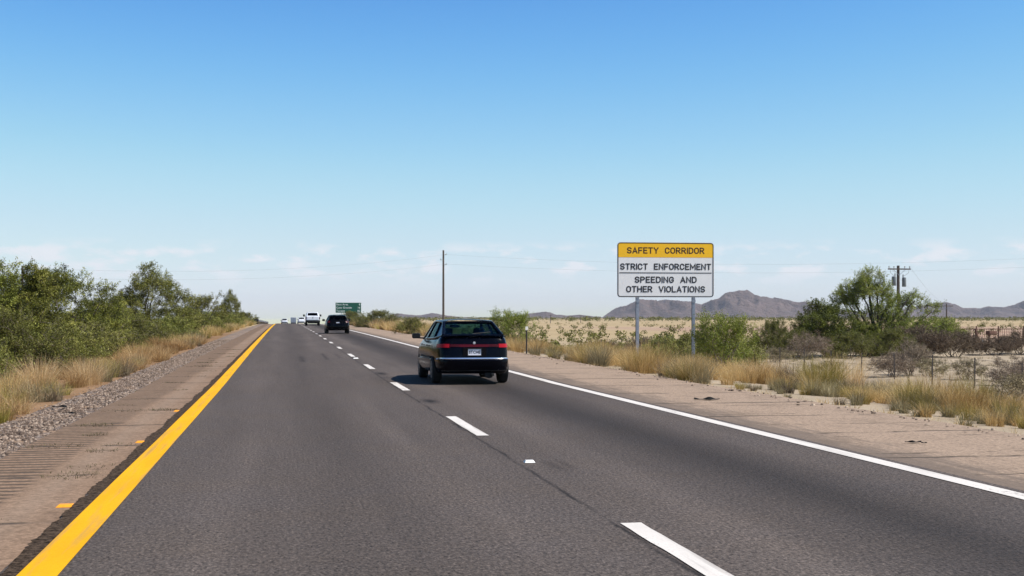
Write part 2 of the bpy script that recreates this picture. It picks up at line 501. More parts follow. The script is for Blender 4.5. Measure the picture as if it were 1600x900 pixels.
def plant_mesh(seed, lobes, n_clump, per, leaf, mat_leaf, mat_wood, stems=5, base_r=.15, rc=.32, hole=-.15, hscale=1.0, droop=0.0, trunk_r=.07, twig=.006, tint=(.5, .26), fine=3, aspect=.34):
    """lobes: (cx,cy,cz,rx,ry,rz,weight). returns crown mesh, wood mesh"""
    rng = np.random.default_rng(seed)
    w = np.array([l[6] for l in lobes]); w = w / w.sum()
    pts = []
    tries = 0
    while len(pts) < n_clump and tries < n_clump * 30:
        tries += 1
        l = lobes[rng.choice(len(lobes), p=w)]
        u = rng.normal(size=3); u /= np.linalg.norm(u)
        r = rng.random() ** (1 / 2.6)
        p = np.array(l[:3]) + u * r * np.array(l[3:6])
        if p[2] < .12: continue
        if mnoise.noise(Vector(p * hscale) + Vector((seed * 7.1, 0, 0))) < hole: continue
        pts.append(p)
    pts = np.array(pts)
    wood = Acc(); nodes = []
    top = max(l[2] + l[5] for l in lobes)
    for k in range(stems):
        l = lobes[k % len(lobes)]
        a = rng.random() * 6.28
        p0 = np.array([math.cos(a) * base_r * rng.random(), math.sin(a) * base_r * rng.random(), -.15])
        p3 = np.array(l[:3]) + rng.uniform(-.45, .45, 3) * np.array(l[3:6]) + np.array([0, 0, .2 * l[5]])
        p1 = p0 + np.array([rng.normal(0, .18), rng.normal(0, .18), p3[2] * .35]) + (p3 - p0) * np.array([.2, .2, 0])
        p2 = p0 + (p3 - p0) * .7 + rng.normal(0, .12, 3) * top * .3
        tt = np.linspace(0, 1, 9)[:, None]
        c = (1 - tt) ** 3 * p0 + 3 * (1 - tt) ** 2 * tt * p1 + 3 * (1 - tt) * tt * tt * p2 + tt ** 3 * p3
        c[1:-1] += rng.normal(0, .03 * top / 3, c[1:-1].shape)
        tube_np(wood, c, np.linspace(trunk_r * rng.uniform(.7, 1.1), trunk_r * .2, 9), 6, rng.random())
        nodes.append(c[2:])
    nodes = np.concatenate(nodes)
    cen = np.array([0, 0, top * .35])
    LC, LD, LT = [], [], []
    order = np.argsort(np.linalg.norm(pts - cen, axis=1))
    live = [nodes]
    allnodes = nodes
    for j, i in enumerate(order):
        p = pts[i]
        dd = np.linalg.norm(allnodes - p, axis=1) + .4 * np.maximum(0, allnodes[:, 2] - p[2])
        b = allnodes[dd.argmin()]
        mid = (b + p) / 2 + rng.normal(0, .07, 3) * np.linalg.norm(p - b) + np.array([0, 0, .08 * np.linalg.norm(p - b)])
        r0 = min(trunk_r * .3, twig * 2.2)
        tube_np(wood, [b, (b + mid) / 2, mid, p], [r0, r0 * .8, r0 * .6, twig * .6], 3, rng.random())
        allnodes = np.concatenate([allnodes, [mid, p]])
        out = p - cen; out = out / (np.linalg.norm(out) + 1e-6)
        ct = tint[0] + rng.normal(0, tint[1])
        for f in range(fine):
            dv = out * .8 + rng.normal(0, .75, 3) + np.array([0, 0, .25 - droop]); dv /= np.linalg.norm(dv)
            ln = rc * rng.uniform(.6, 1.5)
            tube_np(wood, [p, p + dv * ln * .55 + rng.normal(0, .02, 3), p + dv * ln], [twig * .7, twig * .5, twig * .25], 3, rng.random())
            m = max(1, int(per / fine))
            s = rng.random(m)[:, None]
            lp = p + dv * ln * (s * 1.1 - .05) + rng.normal(0, rc * .22, (m, 3)) * (1.15 - s * .7)
            LC.append(lp); LD.append(dv + rng.normal(0, .8, (m, 3))); LT.append(np.clip(ct + rng.normal(0, .13, m), 0, 1))
    LC = np.concatenate(LC); LD = np.concatenate(LD); LT = np.concatenate(LT)
    LL = leaf * rng.uniform(.6, 1.4, len(LC))
    acc = Acc(); v, q = leaves_np(LC, LD, LL, LL * aspect, rng); acc.add(v, q, LT)
    return acc.mesh('crown', mat_leaf), wood.mesh('trunk', mat_wood)

M['mesquite'] = leafy('mesquite_leaf', [(0, (.030, .034, .006)), (.35, (.088, .100, .013)), (.7, (.20, .212, .030)), (1, (.36, .355, .075))], .6, .18)
M['olive'] = leafy('olive_leaf', [(0, (.034, .036, .008)), (.4, (.112, .120, .021)), (.75, (.22, .222, .045)), (1, (.37, .355, .10))], .65, .18)
M['bright'] = leafy('paloverde_leaf', [(0, (.065, .085, .012)), (.4, (.165, .20, .028)), (.75, (.28, .31, .055)), (1, (.40, .41, .12))], .6, .28)
M['greytwig'] = leafy('dry_shrub_twig', [(0, (.08, .056, .038)), (.4, (.18, .132, .092)), (.75, (.30, .228, .165)), (1, (.42, .34, .25))], .8, .1)
M['brownbush'] = leafy('brown_shrub_leaf', [(0, (.055, .040, .026)), (.4, (.125, .090, .06)), (.75, (.20, .15, .10)), (1, (.28, .22, .14))], .8, .1)
M['greygreen'] = leafy('greygreen_leaf', [(0, (.11, .092, .05)), (.4, (.23, .19, .105)), (.75, (.35, .29, .165)), (1, (.48, .41, .25))], .8, .15)
M['bark'] = leafy('bark', [(0, (.045, .035, .028)), (.5, (.095, .075, .06)), (1, (.16, .13, .105))], .9, 0)
M['palebark'] = leafy('pale_bark', [(0, (.09, .07, .055)), (.5, (.17, .135, .11)), (1, (.28, .23, .19))], .9, 0)
M['crack_weed'] = leafy('crack_weed_leaf', [(0, (.035, .030, .014)), (.5, (.085, .07, .03)), (1, (.20, .155, .075))], .8, .1)
M['straw'] = leafy('straw_blade', [(0, (.20, .118, .038)), (.35, (.43, .278, .108)), (.7, (.64, .455, .205)), (1, (.82, .66, .38))], .6, .35)
M['strawgreen'] = leafy('green_straw_blade', [(0, (.13, .115, .022)), (.4, (.28, .235, .05)), (.75, (.42, .33, .10)), (1, (.56, .43, .17))], .6, .35)

def place(name, meshes, x, y, label, cat, s=(1, 1, 1), rz=0.0, group=None, parts=('trunk', 'crown'), dz=0.0):
    t = empty(name, (x, y, ground_z(x, y) + dz), rz)
    t.scale = s
    tag(t, label, cat, group)
    link(parts[1], meshes[0], None, t); link(parts[0], meshes[1], None, t)
    return t

# --- forms
def dome(h, r, k, seed, low=.25, flat=.8):
    rnd = random.Random(seed); L = [(0, 0, h * .52, r * .8, r * .8, h * .42, 3)]
    for i in range(k):
        a = i * 6.28 / k + rnd.uniform(-.4, .4); rr = r * rnd.uniform(.45, .72)
        L.append((math.cos(a) * rr, math.sin(a) * rr, h * rnd.uniform(low, .62), r * rnd.uniform(.32, .5), r * rnd.uniform(.32, .5), h * rnd.uniform(.24, .36), 1.2))
    for i in range(3):
        a = rnd.uniform(0, 6.28); rr = r * rnd.uniform(.1, .45)
        L.append((math.cos(a) * rr, math.sin(a) * rr, h * rnd.uniform(.72, .84), r * .28, r * .28, h * .2, .7))
    return L
PM = {}
# dense dark mesquite, left of the road
PM['mesqA'] = plant_mesh(11, dome(3.7, 2.7, 7, 1, .22), 760, 135, .066, M['mesquite'], M['bark'], 8, .5, .30, -.30, .9, trunk_r=.09)
PM['mesqB'] = plant_mesh(12, dome(3.6, 2.4, 6, 2, .22), 700, 135, .066, M['mesquite'], M['bark'], 7, .4, .28, -.30, 1.0, trunk_r=.08)
PM['mesqC'] = plant_mesh(13, dome(2.4, 2.2, 7, 3, .25), 520, 115, .058, M['olive'], M['palebark'], 9, .6, .30, -.25, 1.1, trunk_r=.05, tint=(.42, .18))
# thinner topped tree with a bare side limb
PM['airy'] = plant_mesh(14, [(0, 0, 1.5, 2.8, 2.6, 1.4, 4), (-1.7, .3, 1.3, 1.6, 1.6, 1.1, 1.5), (1.9, 0, 1.2, 1.7, 1.6, 1.0, 1.5), (.1, 0, 3.0, 2.0, 1.9, .9, 2.0), (0, 0, 3.8, 1.4, 1.3, .7, .9), (-.1, 0, 4.6, .55, .55, .45, .15), (-1.5, .2, 2.8, .8, .8, .5, .5), (1.5, .2, 2.8, .9, .9, .5, .5)], 1000, 80, .085, M['olive'], M['bark'], 8, .4, .38, -.34, .9, trunk_r=.09, tint=(.52, .2))
PM['limb'] = plant_mesh(15, [(-.6, 0, 1.3, 1.6, 1.4, 1.1, 1.4), (.6, 0, 2.3, 1.2, .9, .5, .6), (1.5, 0, 2.75, .9, .8, .38, .22), (1.9, 0, 1.9, .8, .8, .5, .35)], 260, 34, .11, M['olive'], M['bark'], 6, .3, .36, -.1, .9, trunk_r=.07, tint=(.55, .2))
PM['paloA'] = plant_mesh(16, dome(3.0, 1.9, 6, 6, .3), 330, 60, .09, M['bright'], M['palebark'], 7, .4, .36, -.15, 1.0, trunk_r=.05, tint=(.5, .2))
PM['low'] = plant_mesh(17, dome(1.5, 1.5, 6, 7, .3), 280, 80, .06, M['olive'], M['palebark'], 8, .4, .25, -.25, 1.2, trunk_r=.03, tint=(.6, .2))
# tall open tree on the right and its companions
PM['tall'] = plant_mesh(21, [(-.85, 0, 5.25, 1.25, 1.3, .95, 1.6), (-1.6, 0, 4.4, 1.35, 1.3, .9, 1.6), (-2.6, 0, 3.9, .9, 1.0, .6, .6), (.2, 0, 4.5, 1.0, 1.1, .8, 1.1), (1.7, 0, 3.6, 1.2, 1.2, .75, 1.0), (2.6, 0, 3.9, 1.1, 1.2, .6, .9), (3.7, .2, 3.0, 1.4, 1.2, .8, 1.2), (0, 0, 2.6, 2.4, 1.6, .9, 1.6), (.3, 0, 3.3, 1.4, 1.3, .7, 1.2), (-2.1, 0, 3.2, 1.2, 1.2, .9, 1.3), (4.8, 0, 2.0, 1.3, 1.2, .8, 1.0), (1.6, 0, 2.1, 2.2, 1.6, .9, 1.8)], 820, 60, .10, M['bright'], M['bark'], 14, .5, .42, -.08, .8, trunk_r=.16, twig=.012, tint=(.56, .22))
PM['darkA'] = plant_mesh(22, dome(4.3, 2.9, 7, 9, .22), 560, 95, .11, M['mesquite'], M['bark'], 8, .5, .4, -.25, .8, trunk_r=.1, tint=(.30, .2))
PM['brown'] = plant_mesh(23, dome(2.1, 2.6, 8, 10, .28), 420, 60, .11, M['brownbush'], M['bark'], 10, .7, .32, -.3, 1.0, trunk_r=.04, twig=.008, tint=(.5, .2), aspect=.22)
PM['grey'] = plant_mesh(24, dome(1.35, 1.25, 7, 11, .28), 260, 55, .065, M['greytwig'], M['palebark'], 10, .35, .22, -.3, 1.4, trunk_r=.025, twig=.005, tint=(.52, .2), aspect=.2)
PM['greyS'] = plant_mesh(25, dome(.85, .8, 6, 12, .3), 150, 50, .05, M['greygreen'], M['palebark'], 8, .25, .17, -.3, 1.8, trunk_r=.016, twig=.004, tint=(.5, .2), aspect=.25)

# --- left side, from the camera outward
LB = [
 # name, px, depth, mesh, scale, rz, label
 ('mesquite_tree', -75, 36, 'mesqA', (.95, .95, .92), 2.0, 'dark green mesquite cut off by the left edge of the view'),
 ('mesquite_tree', 12, 43, 'mesqB', (1.0, 1.0, .93), 0.4, 'broad dense mesquite standing just right of the leftmost mesquite'),
 ('mesquite_tree', 108, 50, 'mesqA', (1.0, 1.0, .98), 4.1, 'tallest rounded mesquite of the roadside thicket, in front of the slim wooden pole'),
 ('mesquite_tree', 165, 63, 'mesqB', (1.0, 1.0, .72), 1.9, 'lower dense mesquite between the tallest rounded one and the thin-topped tree'),
 ('desert_tree', 236, 84, 'airy', (1.08, 1.08, 1.0), 0.0, 'feathery tree with a thin pale top rising above the left thicket'),
 ('desert_tree', 303, 98, 'limb', (1.0, 1.0, 1.08), 0.0, 'sparse tree with a bare limb arching out over the road side'),
 ('mesquite_tree', 300, 112, 'mesqB', (1.1, 1.1, .64), 3.0, 'low green mesquite below the arching bare limb'),
 ('mesquite_tree', 330, 140, 'mesqA', (.95, .95, .58), 0.9, 'flat-topped green mesquite beyond the arching bare limb'),
 ('desert_tree', 360, 186, 'airy', (.72, .72, 1.05), 0.7, 'lone tuft-headed tree near the far end of the left thicket'),
 ('mesquite_tree', 350, 180, 'mesqC', (1.3, 1.3, .82), 2.3, 'dusty low mesquite at the foot of the tuft-headed tree'),
 ('mesquite_tree', 383, 235, 'mesqC', (1.3, 1.3, .98), 5.0, 'small hazy mesquite closest to the far guardrail'),
]
for nm, px, d, mk, s, rz, lab in LB:
    x, y = at(px, d)
    place(nm, PM[mk], x, y, lab, 'tree', s, rz)
LS = [(28, 35.5, 'mesqC', (.85, .85, .80), 'grey-stemmed olive shrub at the front of the left thicket'),
      (-60, 31, 'low', (1.0, 1.0, .95), 'low olive shrub in the dry grass at the left picture edge'),
      (92, 40, 'low', (1.15, 1.15, .95), 'olive shrub with exposed twigs under the tallest rounded mesquite'),
      (150, 46, 'low', (1.1, 1.1, 1.0), 'rounded olive shrub right of the exposed-twig shrub'),
      (205, 60, 'mesqC', (.9, .9, .72), 'dense olive shrub spilling down below the thin-topped tree'),
      (262, 76, 'low', (1.3, 1.3, 1.1), 'olive shrub at the roadside foot of the thin-topped tree'),
      (315, 106, 'low', (1.5, 1.5, 1.15), 'yellowish low shrub behind the golden grass fringe'),
      (352, 140, 'low', (1.6, 1.6, 1.2), 'small low shrub where the left grass fringe narrows'),
      (375, 190, 'low', (1.7, 1.7, 1.2), 'far low shrub in front of the hazy mesquite')]
for px, d, mk, s, lab in LS:
    x, y = at(px, d)
    place('desert_shrub', PM[mk], x, y, lab, 'shrub', s, px * .7, parts=('stems', 'foliage'))

# --- right side
RB = [
 ('desert_tree', 1372, 96, 'tall', (1.0, 1.0, 1.06), -.17, 'tall open-crowned green tree beside the transformer pole', 'tree'),
 ('mesquite_tree', 1292, 93, 'darkA', (1.0, 1.0, .95), 1.1, 'dark dense mesquite massed against the left side of the tall tree', 'tree'),
 ('mesquite_tree', 1350, 95, 'mesqB', (.85, .85, .72), 4.4, 'dark mesquite filling the base of the tall tree', 'tree'),
 ('paloverde_tree', 1462, 104, 'paloA', (1.25, 1.25, .98), 2.2, 'bright green bush-like tree right of the tall tree', 'tree'),
 ('paloverde_tree', 1415, 100, 'paloA', (1.1, 1.1, .90), 5.0, 'yellow-green bushy tree between the tall tree and the brown thicket', 'tree'),
 ('paloverde_tree', 1131, 44.0, 'paloA', (.62, .62, .70), .5, 'fresh green bush crowding the foot of the right post of the safety sign', 'tree'),
 ('mesquite_tree', 1208, 88, 'mesqC', (.72, .72, 1.10), 1.4, 'small upright green mesquite standing clear between bush and tall tree', 'tree'),
]
for nm, px, d, mk, s, rz, lab, cat in RB:
    x, y = at(px, d)
    place(nm, PM[mk], x, y, lab, cat, s, rz)
RS = [
 (1150, 52, 'low', (.95, .95, 1.05), 'olive shrub against the right flank of the fresh green bush', 'shrub'),
 (1085, 56, 'low', (.9, .9, 1.15), 'olive shrub between the two posts of the safety sign', 'shrub'),
 (1042, 60, 'low', (.95, .95, .9), 'dull green shrub just right of the safety sign left post', 'shrub'),
 (1010, 72, 'brown', (.55, .55, .7), 'brown twiggy shrub behind the safety sign left post', 'shrub'),
 (968, 84, 'low', (1.0, 1.0, .72), 'dark low shrub on the plain left of the safety sign', 'shrub'),
 (940, 98, 'brown', (.7, .7, .55), 'dull brown shrub farther out left of the safety sign', 'shrub'),
 (798, 60, 'paloA', (.66, .66, .62), 'yellow-green shrub rising behind the black hatchback', 'shrub'),
 (640, 96, 'low', (.85, .85, .9), 'dusky round shrub left of the black hatchback roof', 'shrub'),
 (588, 148, 'mesqC', (1.35, 1.35, .86), 'long green shrub right of the green distance sign', 'shrub'),
 (556, 190, 'mesqC', (1.3, 1.3, .88), 'greyish shrub under the green distance sign', 'shrub'),
 (1240, 90, 'mesqC', (.9, .9, .85), 'olive shrub at the left foot of the dark dense mesquite', 'shrub'),
 (1262, 86, 'grey', (1.3, 1.3, 1.25), 'grey twiggy shrub before the dark dense mesquite', 'shrub'),
 (1440, 92, 'brown', (1.0, 1.0, 1.12), 'large brown leafless shrub in front of the bright green bush-like tree', 'shrub'),
 (1390, 90, 'mesqC', (.9, .9, .85), 'olive thicket shrub beneath the tall open-crowned tree', 'shrub'),
 (1492, 93, 'brown', (.85, .85, .92), 'dark brown shrub at the right end of the thicket by the corral', 'shrub'),
 (1322, 88, 'mesqC', (.8, .8, .75), 'low green shrub at the foot of the dark mesquite', 'shrub'),
 (1555, 98, 'brown', (.85, .85, .70), 'brown shrub hiding the foot of the corral fence', 'shrub'),
 (1598, 100, 'brown', (.8, .8, .92), 'brown shrub at the far right end of the corral', 'shrub'),
 (1395, 62, 'grey', (1.0, 1.0, .86), 'dark grey-brown shrub behind the fence posts, biggest on the pale dirt', 'shrub'),
 (1420, 64, 'grey', (.95, .95, 1.28), 'taller wispy grey shrub joined to the biggest one behind the fence', 'shrub'),
 (1452, 62, 'greyS', (1.25, 1.25, 1.05), 'pale grey shrub on the dirt right of the biggest fence shrub', 'shrub'),
 (1510, 58, 'greyS', (1.2, 1.2, 1.1), 'grey-green shrub between the two rightmost fence posts', 'shrub'),
 (1585, 54, 'grey', (1.0, 1.0, .92), 'grey bushy shrub just past the rightmost fence post', 'shrub'),
 (1612, 49, 'grey', (.8, .8, .75), 'grey shrub cut by the right picture edge near the fence', 'shrub'),
 (1590, 27, 'greyS', (.95, .95, 1.0), 'olive-grey shrub at the right picture edge beside the shoulder', 'shrub'),
 (1210, 82, 'greyS', (1.4, 1.4, 1.1), 'pale tan weed bush below the small upright mesquite', 'shrub'),
 (1295, 66, 'greyS', (1.1, 1.1, .8), 'small pale bush behind the fence in line with the dark mesquite', 'shrub'),
]
for px, d, mk, s, lab, cat in RS:
    x, y = at(px, d)
    place('desert_shrub', PM[mk], x, y, lab, cat, s, px * 1.3, parts=('stems', 'foliage'))

# --- grasses
def blades(acc, cx, cy, cz, n, h, spread, wd, rng, tint, lean=.45, seg=3, noz=False):
    a = rng.random(n) * 6.283; r = np.sqrt(rng.random(n)) * spread * .45
    bx, by = np.cos(a) * r, np.sin(a) * r
    hh = h * rng.uniform(.45, 1.1, n)
    out = np.abs(rng.normal(0, lean, n)) + .05
    a2 = a + rng.normal(0, .6, n)
    dx, dy = np.cos(a2) * out * hh, np.sin(a2) * out * hh
    s = rng.random(n) * 6.283
    sx, sy = np.cos(s) * wd * .5, np.sin(s) * wd * .5
    V = np.empty((n, 2 * (seg + 1), 3), np.float32)
    for k in range(seg + 1):
        t = k / seg
        px = cx + bx + dx * t ** 1.7; py = cy + by + dy * t ** 1.7
        pz = cz - .03 + hh * (t - .22 * out * t * t)
        w = 1.0 - .8 * t
        V[:, 2 * k, 0] = px - sx * w; V[:, 2 * k, 1] = py - sy * w; V[:, 2 * k, 2] = pz
        V[:, 2 * k + 1, 0] = px + sx * w; V[:, 2 * k + 1, 1] = py + sy * w; V[:, 2 * k + 1, 2] = pz
    base = (np.arange(n) * 2 * (seg + 1))[:, None]
    q = np.concatenate([np.stack([base[:, 0] + 2 * k, base[:, 0] + 2 * k + 1, base[:, 0] + 2 * k + 3, base[:, 0] + 2 * k + 2], 1) for k in range(seg)])
    t = np.clip(tint + rng.normal(0, .16, n), 0, 1)
    acc.add(V.reshape(-1, 3), q, np.tile(t, seg))

rg = np.random.default_rng(77)
KINDS_G = ['straw', 'strawgreen', 'greygreen', 'brownbush']
GNAME = {'straw': 'dry golden grass', 'strawgreen': 'greenish dry grass', 'greygreen': 'grey dead grass', 'brownbush': 'brown dead grass'}
def grass_band(where, n, xf, y0, y1, h0, h1, pw, w=(.62, .16, .14, .08), per=170, wk=1.0, gap=.30):
    A = {k: Acc() for k in KINDS_G}
    cw = np.cumsum(w) / sum(w)
    for i in range(n):
        y = y0 + (y1 - y0) * rg.random() ** pw
        x = xf(y); d = math.hypot(x, y)
        lump = .5 + .75 * mnoise.noise((x * .55, y * .30, 5.0)) + .3 * mnoise.noise((x * 1.3, y * .9, 1.0))
        if lump < gap * rg.random() * 2: continue
        lump = max(0.0, min(1.0, lump))
        h = (h0 + (h1 - h0) * lump) * rg.uniform(.7, 1.25)
        u = (.5 + .8 * mnoise.noise((x * .35, y * .16, 40.0)) + rg.normal(0, .16)) % 1.0
        k = KINDS_G[int(np.searchsorted(cw, min(.999, max(0, u))))]
        wd = max(.007, d * .00024) * wk
        m = int(per * (1.3 if d < 60 else .6) * (.5 + h))
        blades(A[k], x, y, ground_z(x, y), m, h, h * rg.uniform(.55, .95), wd, rg, .50 + .34 * mnoise.noise((x * .8, y * .5, 12.0)) + rg.normal(0, .1), rg.uniform(.42, .80), 3 if d < 50 else 2)
    for k in KINDS_G:
        if A[k].n:
            tag(link('roadside_grass', A[k].mesh('roadside_grass', M[k])), GNAME[k] + ' ' + where, None, None, 'stuff')
def xr(lo, hi, p=1.3):
    return lambda y: lo + .35 * mnoise.noise((y * .35, 0, 7)) + (hi - lo) * rg.random() ** p
grass_band('in clumps along the right shoulder', 640, xr(9.8, 13.2), 28, 75, .26, .88, 1.0, (.66, .10, .14, .10), gap=.62)
grass_band('in low clumps along the near right shoulder', 340, xr(9.85, 13.5, 1.0), 15, 29, .14, .52, .8, (.46, .12, .30, .12), gap=.5)
grass_band('running on to the distant crest on the right', 900, xr(9.8, 13.5), 75, 240, .5, 1.1, 1.25, per=130)
grass_band('on the slope below the right shoulder', 300, xr(12.5, 21, 1.0), 26, 120, .2, .65, 1.0, (.5, .05, .35, .1), gap=.5)
def xl(lo, hi, p=1.0):
    return lambda y: -lo - .35 * mnoise.noise((y * .3, 0, 8)) - (hi - lo) * rg.random() ** p
grass_band('in clumps below the left thicket', 520, xl(4.05, 7.6), 14, 72, .16, .62, 1.0, (.62, .14, .12, .12), gap=.35)
grass_band('running to the crest on the left', 520, xl(4.7, 7.8), 70, 240, .45, .9, 1.25, per=130)

# short dry weeds on the pale dirt (uncountable)
acc = Acc()
for i in range(1500):
    y = 25 + 150 * rg.random() ** 1.1; x = 17 + (y * .62) * rg.random()
    if mnoise.noise((x * .12, y * .12, 21)) < .0: continue
    blades(acc, x, y, ground_z(x, y), 22, rg.uniform(.12, .4), .5, max(.012, y * .0003), rg, rg.uniform(.3, .9), .7, 2)
tag(link('dry_weeds', acc.mesh('dry_weeds', M['greygreen'])), 'short dry weeds scattered over the pale dirt', None, None, 'stuff')
# weeds rooted in the joints of the left shoulder
acc = Acc()
for i in range(95):
    y = 8 + 60 * rg.random() ** 1.3
    y = round((y - 1.07) / 2.9) * 2.9 + 1.07 + rg.normal(0, .06) if rg.random() < .75 else y
    x = rg.uniform(-2.95, -1.85)
    blades(acc, x, y, road_z(y) - .01, 110, rg.uniform(.02, .065), rg.uniform(.3, .7), .012, rg, rg.uniform(.1, .5), 1.6, 2)
tag(link('crack_weeds', acc.mesh('crack_weeds', M['crack_weed'])), 'tiny weeds growing in the joints of the left shoulder', None, None, 'stuff')
acc = Acc()
for i in range(160):
    y = 12 + 60 * rg.random() ** 1.2
    x = 9.3 + abs(rg.normal(0, .25))
    blades(acc, x, y, ground_z(x, y) + .02, 16, rg.uniform(.08, .22), .25, .010, rg, rg.uniform(.2, .9), .9, 2)
tag(link('edge_litter', acc.mesh('edge_litter', M['straw'])), 'broken straw and leaf litter at the right shoulder edge', None, None, 'stuff')

# individual grass tufts that stand out
def tuft(px, d, h, spread, n, mat, label, tint=.6, lean=.5, wd=.009, x=None):
    xx, yy = at(px, d)
    acc = Acc(); blades(acc, 0, 0, 0, n, h, spread, wd, np.random.default_rng(int(px * 7 + d)), tint, lean, 4)
    o = link('grass_tuft', acc.mesh('grass_tuft', M[mat])); o.location = (xx, yy, ground_z(xx, yy))
    tag(o, label, 'grass tuft')
tuft(62, 27, .85, .5, 620, 'straw', 'pale straw tuft fanning out beside the gravel on the left', .85, .5)
tuft(15, 26, .65, .6, 420, 'straw', 'golden tuft left of the pale fanning straw tuft', .6, .5)
tuft(140, 33.5, .62, .6, 420, 'straw', 'brownish grass tuft beside the pale fanning straw tuft', .35, .5)
tuft(215, 43, .75, .8, 520, 'straw', 'bushy golden tuft under the left thicket, middle of the fringe', .5, .5, .012)
tuft(1285, 31, .95, 1.0, 900, 'strawgreen', 'big bushy green-gold tuft before the fence, right of the black tyre scrap', .45, .5)
tuft(1325, 33.5, 1.15, .8, 600, 'straw', 'tall pale golden tuft behind the big bushy green-gold one', .8, .4)
tuft(1185, 34.5, .75, .6, 420, 'straw', 'straw tuft with spreading stalks left of the bushy green-gold one', .7, .6)
tuft(1240, 33, .75, .8, 420, 'brownbush', 'dark brown dead tuft tucked against the green-gold one', .5, .5)
tuft(1520, 25.2, .72, .6, 520, 'strawgreen', 'yellow-green tuft at the shoulder edge near the right picture edge', .35, .35)
tuft(1470, 26.5, .80, .9, 560, 'straw', 'rusty golden tuft left of the yellow-green tuft', .35, .5)
tuft(1400, 28, .55, .9, 420, 'greygreen', 'low greyish dead tuft along the shoulder edge', .6, .6)
tuft(1340, 30, .55, .7, 320, 'greytwig', 'grey dead stalks left of the low greyish tuft', .6, .6)
tuft(1570, 24.6, .45, .8, 300, 'greygreen', 'greyish tuft right of the yellow-green tuft', .5, .6)

# far scrub (reads as one mass)
acc = Acc(); rf = np.random.default_rng(31)
def scrub(n, dmin, dmax, pmin, pmax, smin, smax, p=1.0):
    for i in range(n):
        d = dmin * (dmax / dmin) ** rf.random(); x, y = at(rf.uniform(pmin, pmax), d)
        s = rf.uniform(smin, smax); z = ground_z(x, y)
        m = 60 if d < 400 else 26
        u = rf.normal(size=(m, 3)); u /= np.linalg.norm(u, axis=1, keepdims=True)
        c = u * (rf.random(m)[:, None] ** .4) * np.array([s * .75, s * .75, s * .5]) + np.array([x, y, z + s * .45])
        v, q = leaves_np(c, rf.normal(size=(m, 3)), np.full(m, max(.12, s * .28)), np.full(m, max(.06, s * .16)), rf)
        acc.add(v, q, np.clip(rf.normal(.45, .2, m), 0, 1))
scrub(90, 90, 240, 830, 1120, .5, 1.3)
scrub(120, 110, 300, 1150, 1700, .5, 1.2)
scrub(260, 300, 650, 680, 1700, .6, 1.4)
scrub(1700, 900, 3200, 625, 1800, 2.0, 4.6)
tag(link('far_scrub', acc.mesh('far_scrub', M['olive'])), 'low olive scrub dotted across the plain to the mountains', None, None, 'stuff')

# ------------------------------------------------------------------ mountains
def mat_mountain():
    n = N('mountain_rock'); p = n.pos()
    f = n.noise(p, .006, 8, .65); g = n.noise(p, .03, 6, .7)
    c = n.mix(n.map(f, .3, .7), (.050, .033, .031), (.165, .110, .092))
    c = n.mix(n.math('MULTIPLY', n.map(g, .5, .72), .6), c, (.05, .048, .036))
    return n.done(n.bsdf(c, .95, n.bump(g, 1.0, 30.0)))
M['rock'] = mat_mountain()
def ridge(name, prof, d, depth, seed):
    pxs = np.arange(prof[0][0], prof[-1][0] + .1, 1.5)
    hs = np.interp(pxs, [p[0] for p in prof], [p[1] for p in prof])
    hs = hs + np.array([.9 * mnoise.noise((p * .11, seed, 0)) + .6 * mnoise.noise((p * .31, seed, 2)) for p in pxs])
    hs = np.maximum(0, 498.5 - hs) * d / FP
    nv = 34; V = []
    for i, (px, h) in enumerate(zip(pxs, hs)):
        for j in range(nv):
            v = j / (nv - 1) * 2 - 1
            x, y = at(px, d + v * depth)
            env = max(0, 1 - abs(v)) ** .95
            nz = mnoise.fractal(Vector((x * .0045, y * .0030, seed)), .9, 2.1, 5)
            nr = 1 - abs(mnoise.noise(Vector((x * .0075 + y * .001, y * .0030, seed + 4)))) * 2
            k = min(1, abs(v) * 3.2)
            hh = h * env * (1 + k * (.75 * nz + .95 * (nr - .45)))
            if abs(v) < .02: hh = h
            hh += h * .07 * k * mnoise.noise(Vector((x * .022, y * .022, seed)))
            V.append((x, y, PLAIN - 3 + max(0, min(hh, h * 1.0)) + (3 if hh > 0 else 0)))
    n = len(pxs)
    Q = [(i * nv + j, (i + 1) * nv + j, (i + 1) * nv + j + 1, i * nv + j + 1) for i in range(n - 1) for j in range(nv - 1)]
    return tag(link(name, np_mesh(name, V, Q, M['rock'], None, False)), kind='structure')
ridge('mountains', [(925, 499), (940, 498), (952, 489), (962, 483), (980, 478.7), (1000, 469.5), (1010, 470.5), (1025, 471), (1035, 469.3), (1052, 471), (1065, 472.5), (1080, 472), (1096, 477.7), (1110, 470), (1124, 464.7), (1133, 457.7), (1141, 455.5), (1155, 452.5), (1166, 453), (1173, 457), (1180, 462), (1190, 464.7), (1199, 463.5), (1208, 464.7), (1229, 470), (1246, 474), (1260, 472.6), (1274, 477), (1310, 484), (1350, 489), (1400, 497)], 6200, 380, 1)
ridge('mountains', [(1340, 499), (1380, 489), (1420, 482), (1456, 476.5), (1464, 475.6), (1482, 474.4), (1493, 477), (1505, 483), (1532, 483), (1545, 480), (1555, 481), (1568, 482), (1584, 478), (1598, 472.6), (1630, 464), (1660, 468), (1720, 480), (1800, 498)], 7200, 380, 2)
ridge('mountains', [(600, 498), (610, 494), (616, 492.5), (622, 490.4), (631, 492), (640, 493), (658, 494), (667, 492), (676, 490.2), (688, 492.6), (703, 495), (720, 497), (770, 497.5), (797, 496.5), (812, 494), (827, 491.2), (840, 490), (852, 488.5), (861, 490.5), (870, 493), (887, 494.8), (905, 493), (925, 495.5), (960, 498)], 5600, 300, 3)

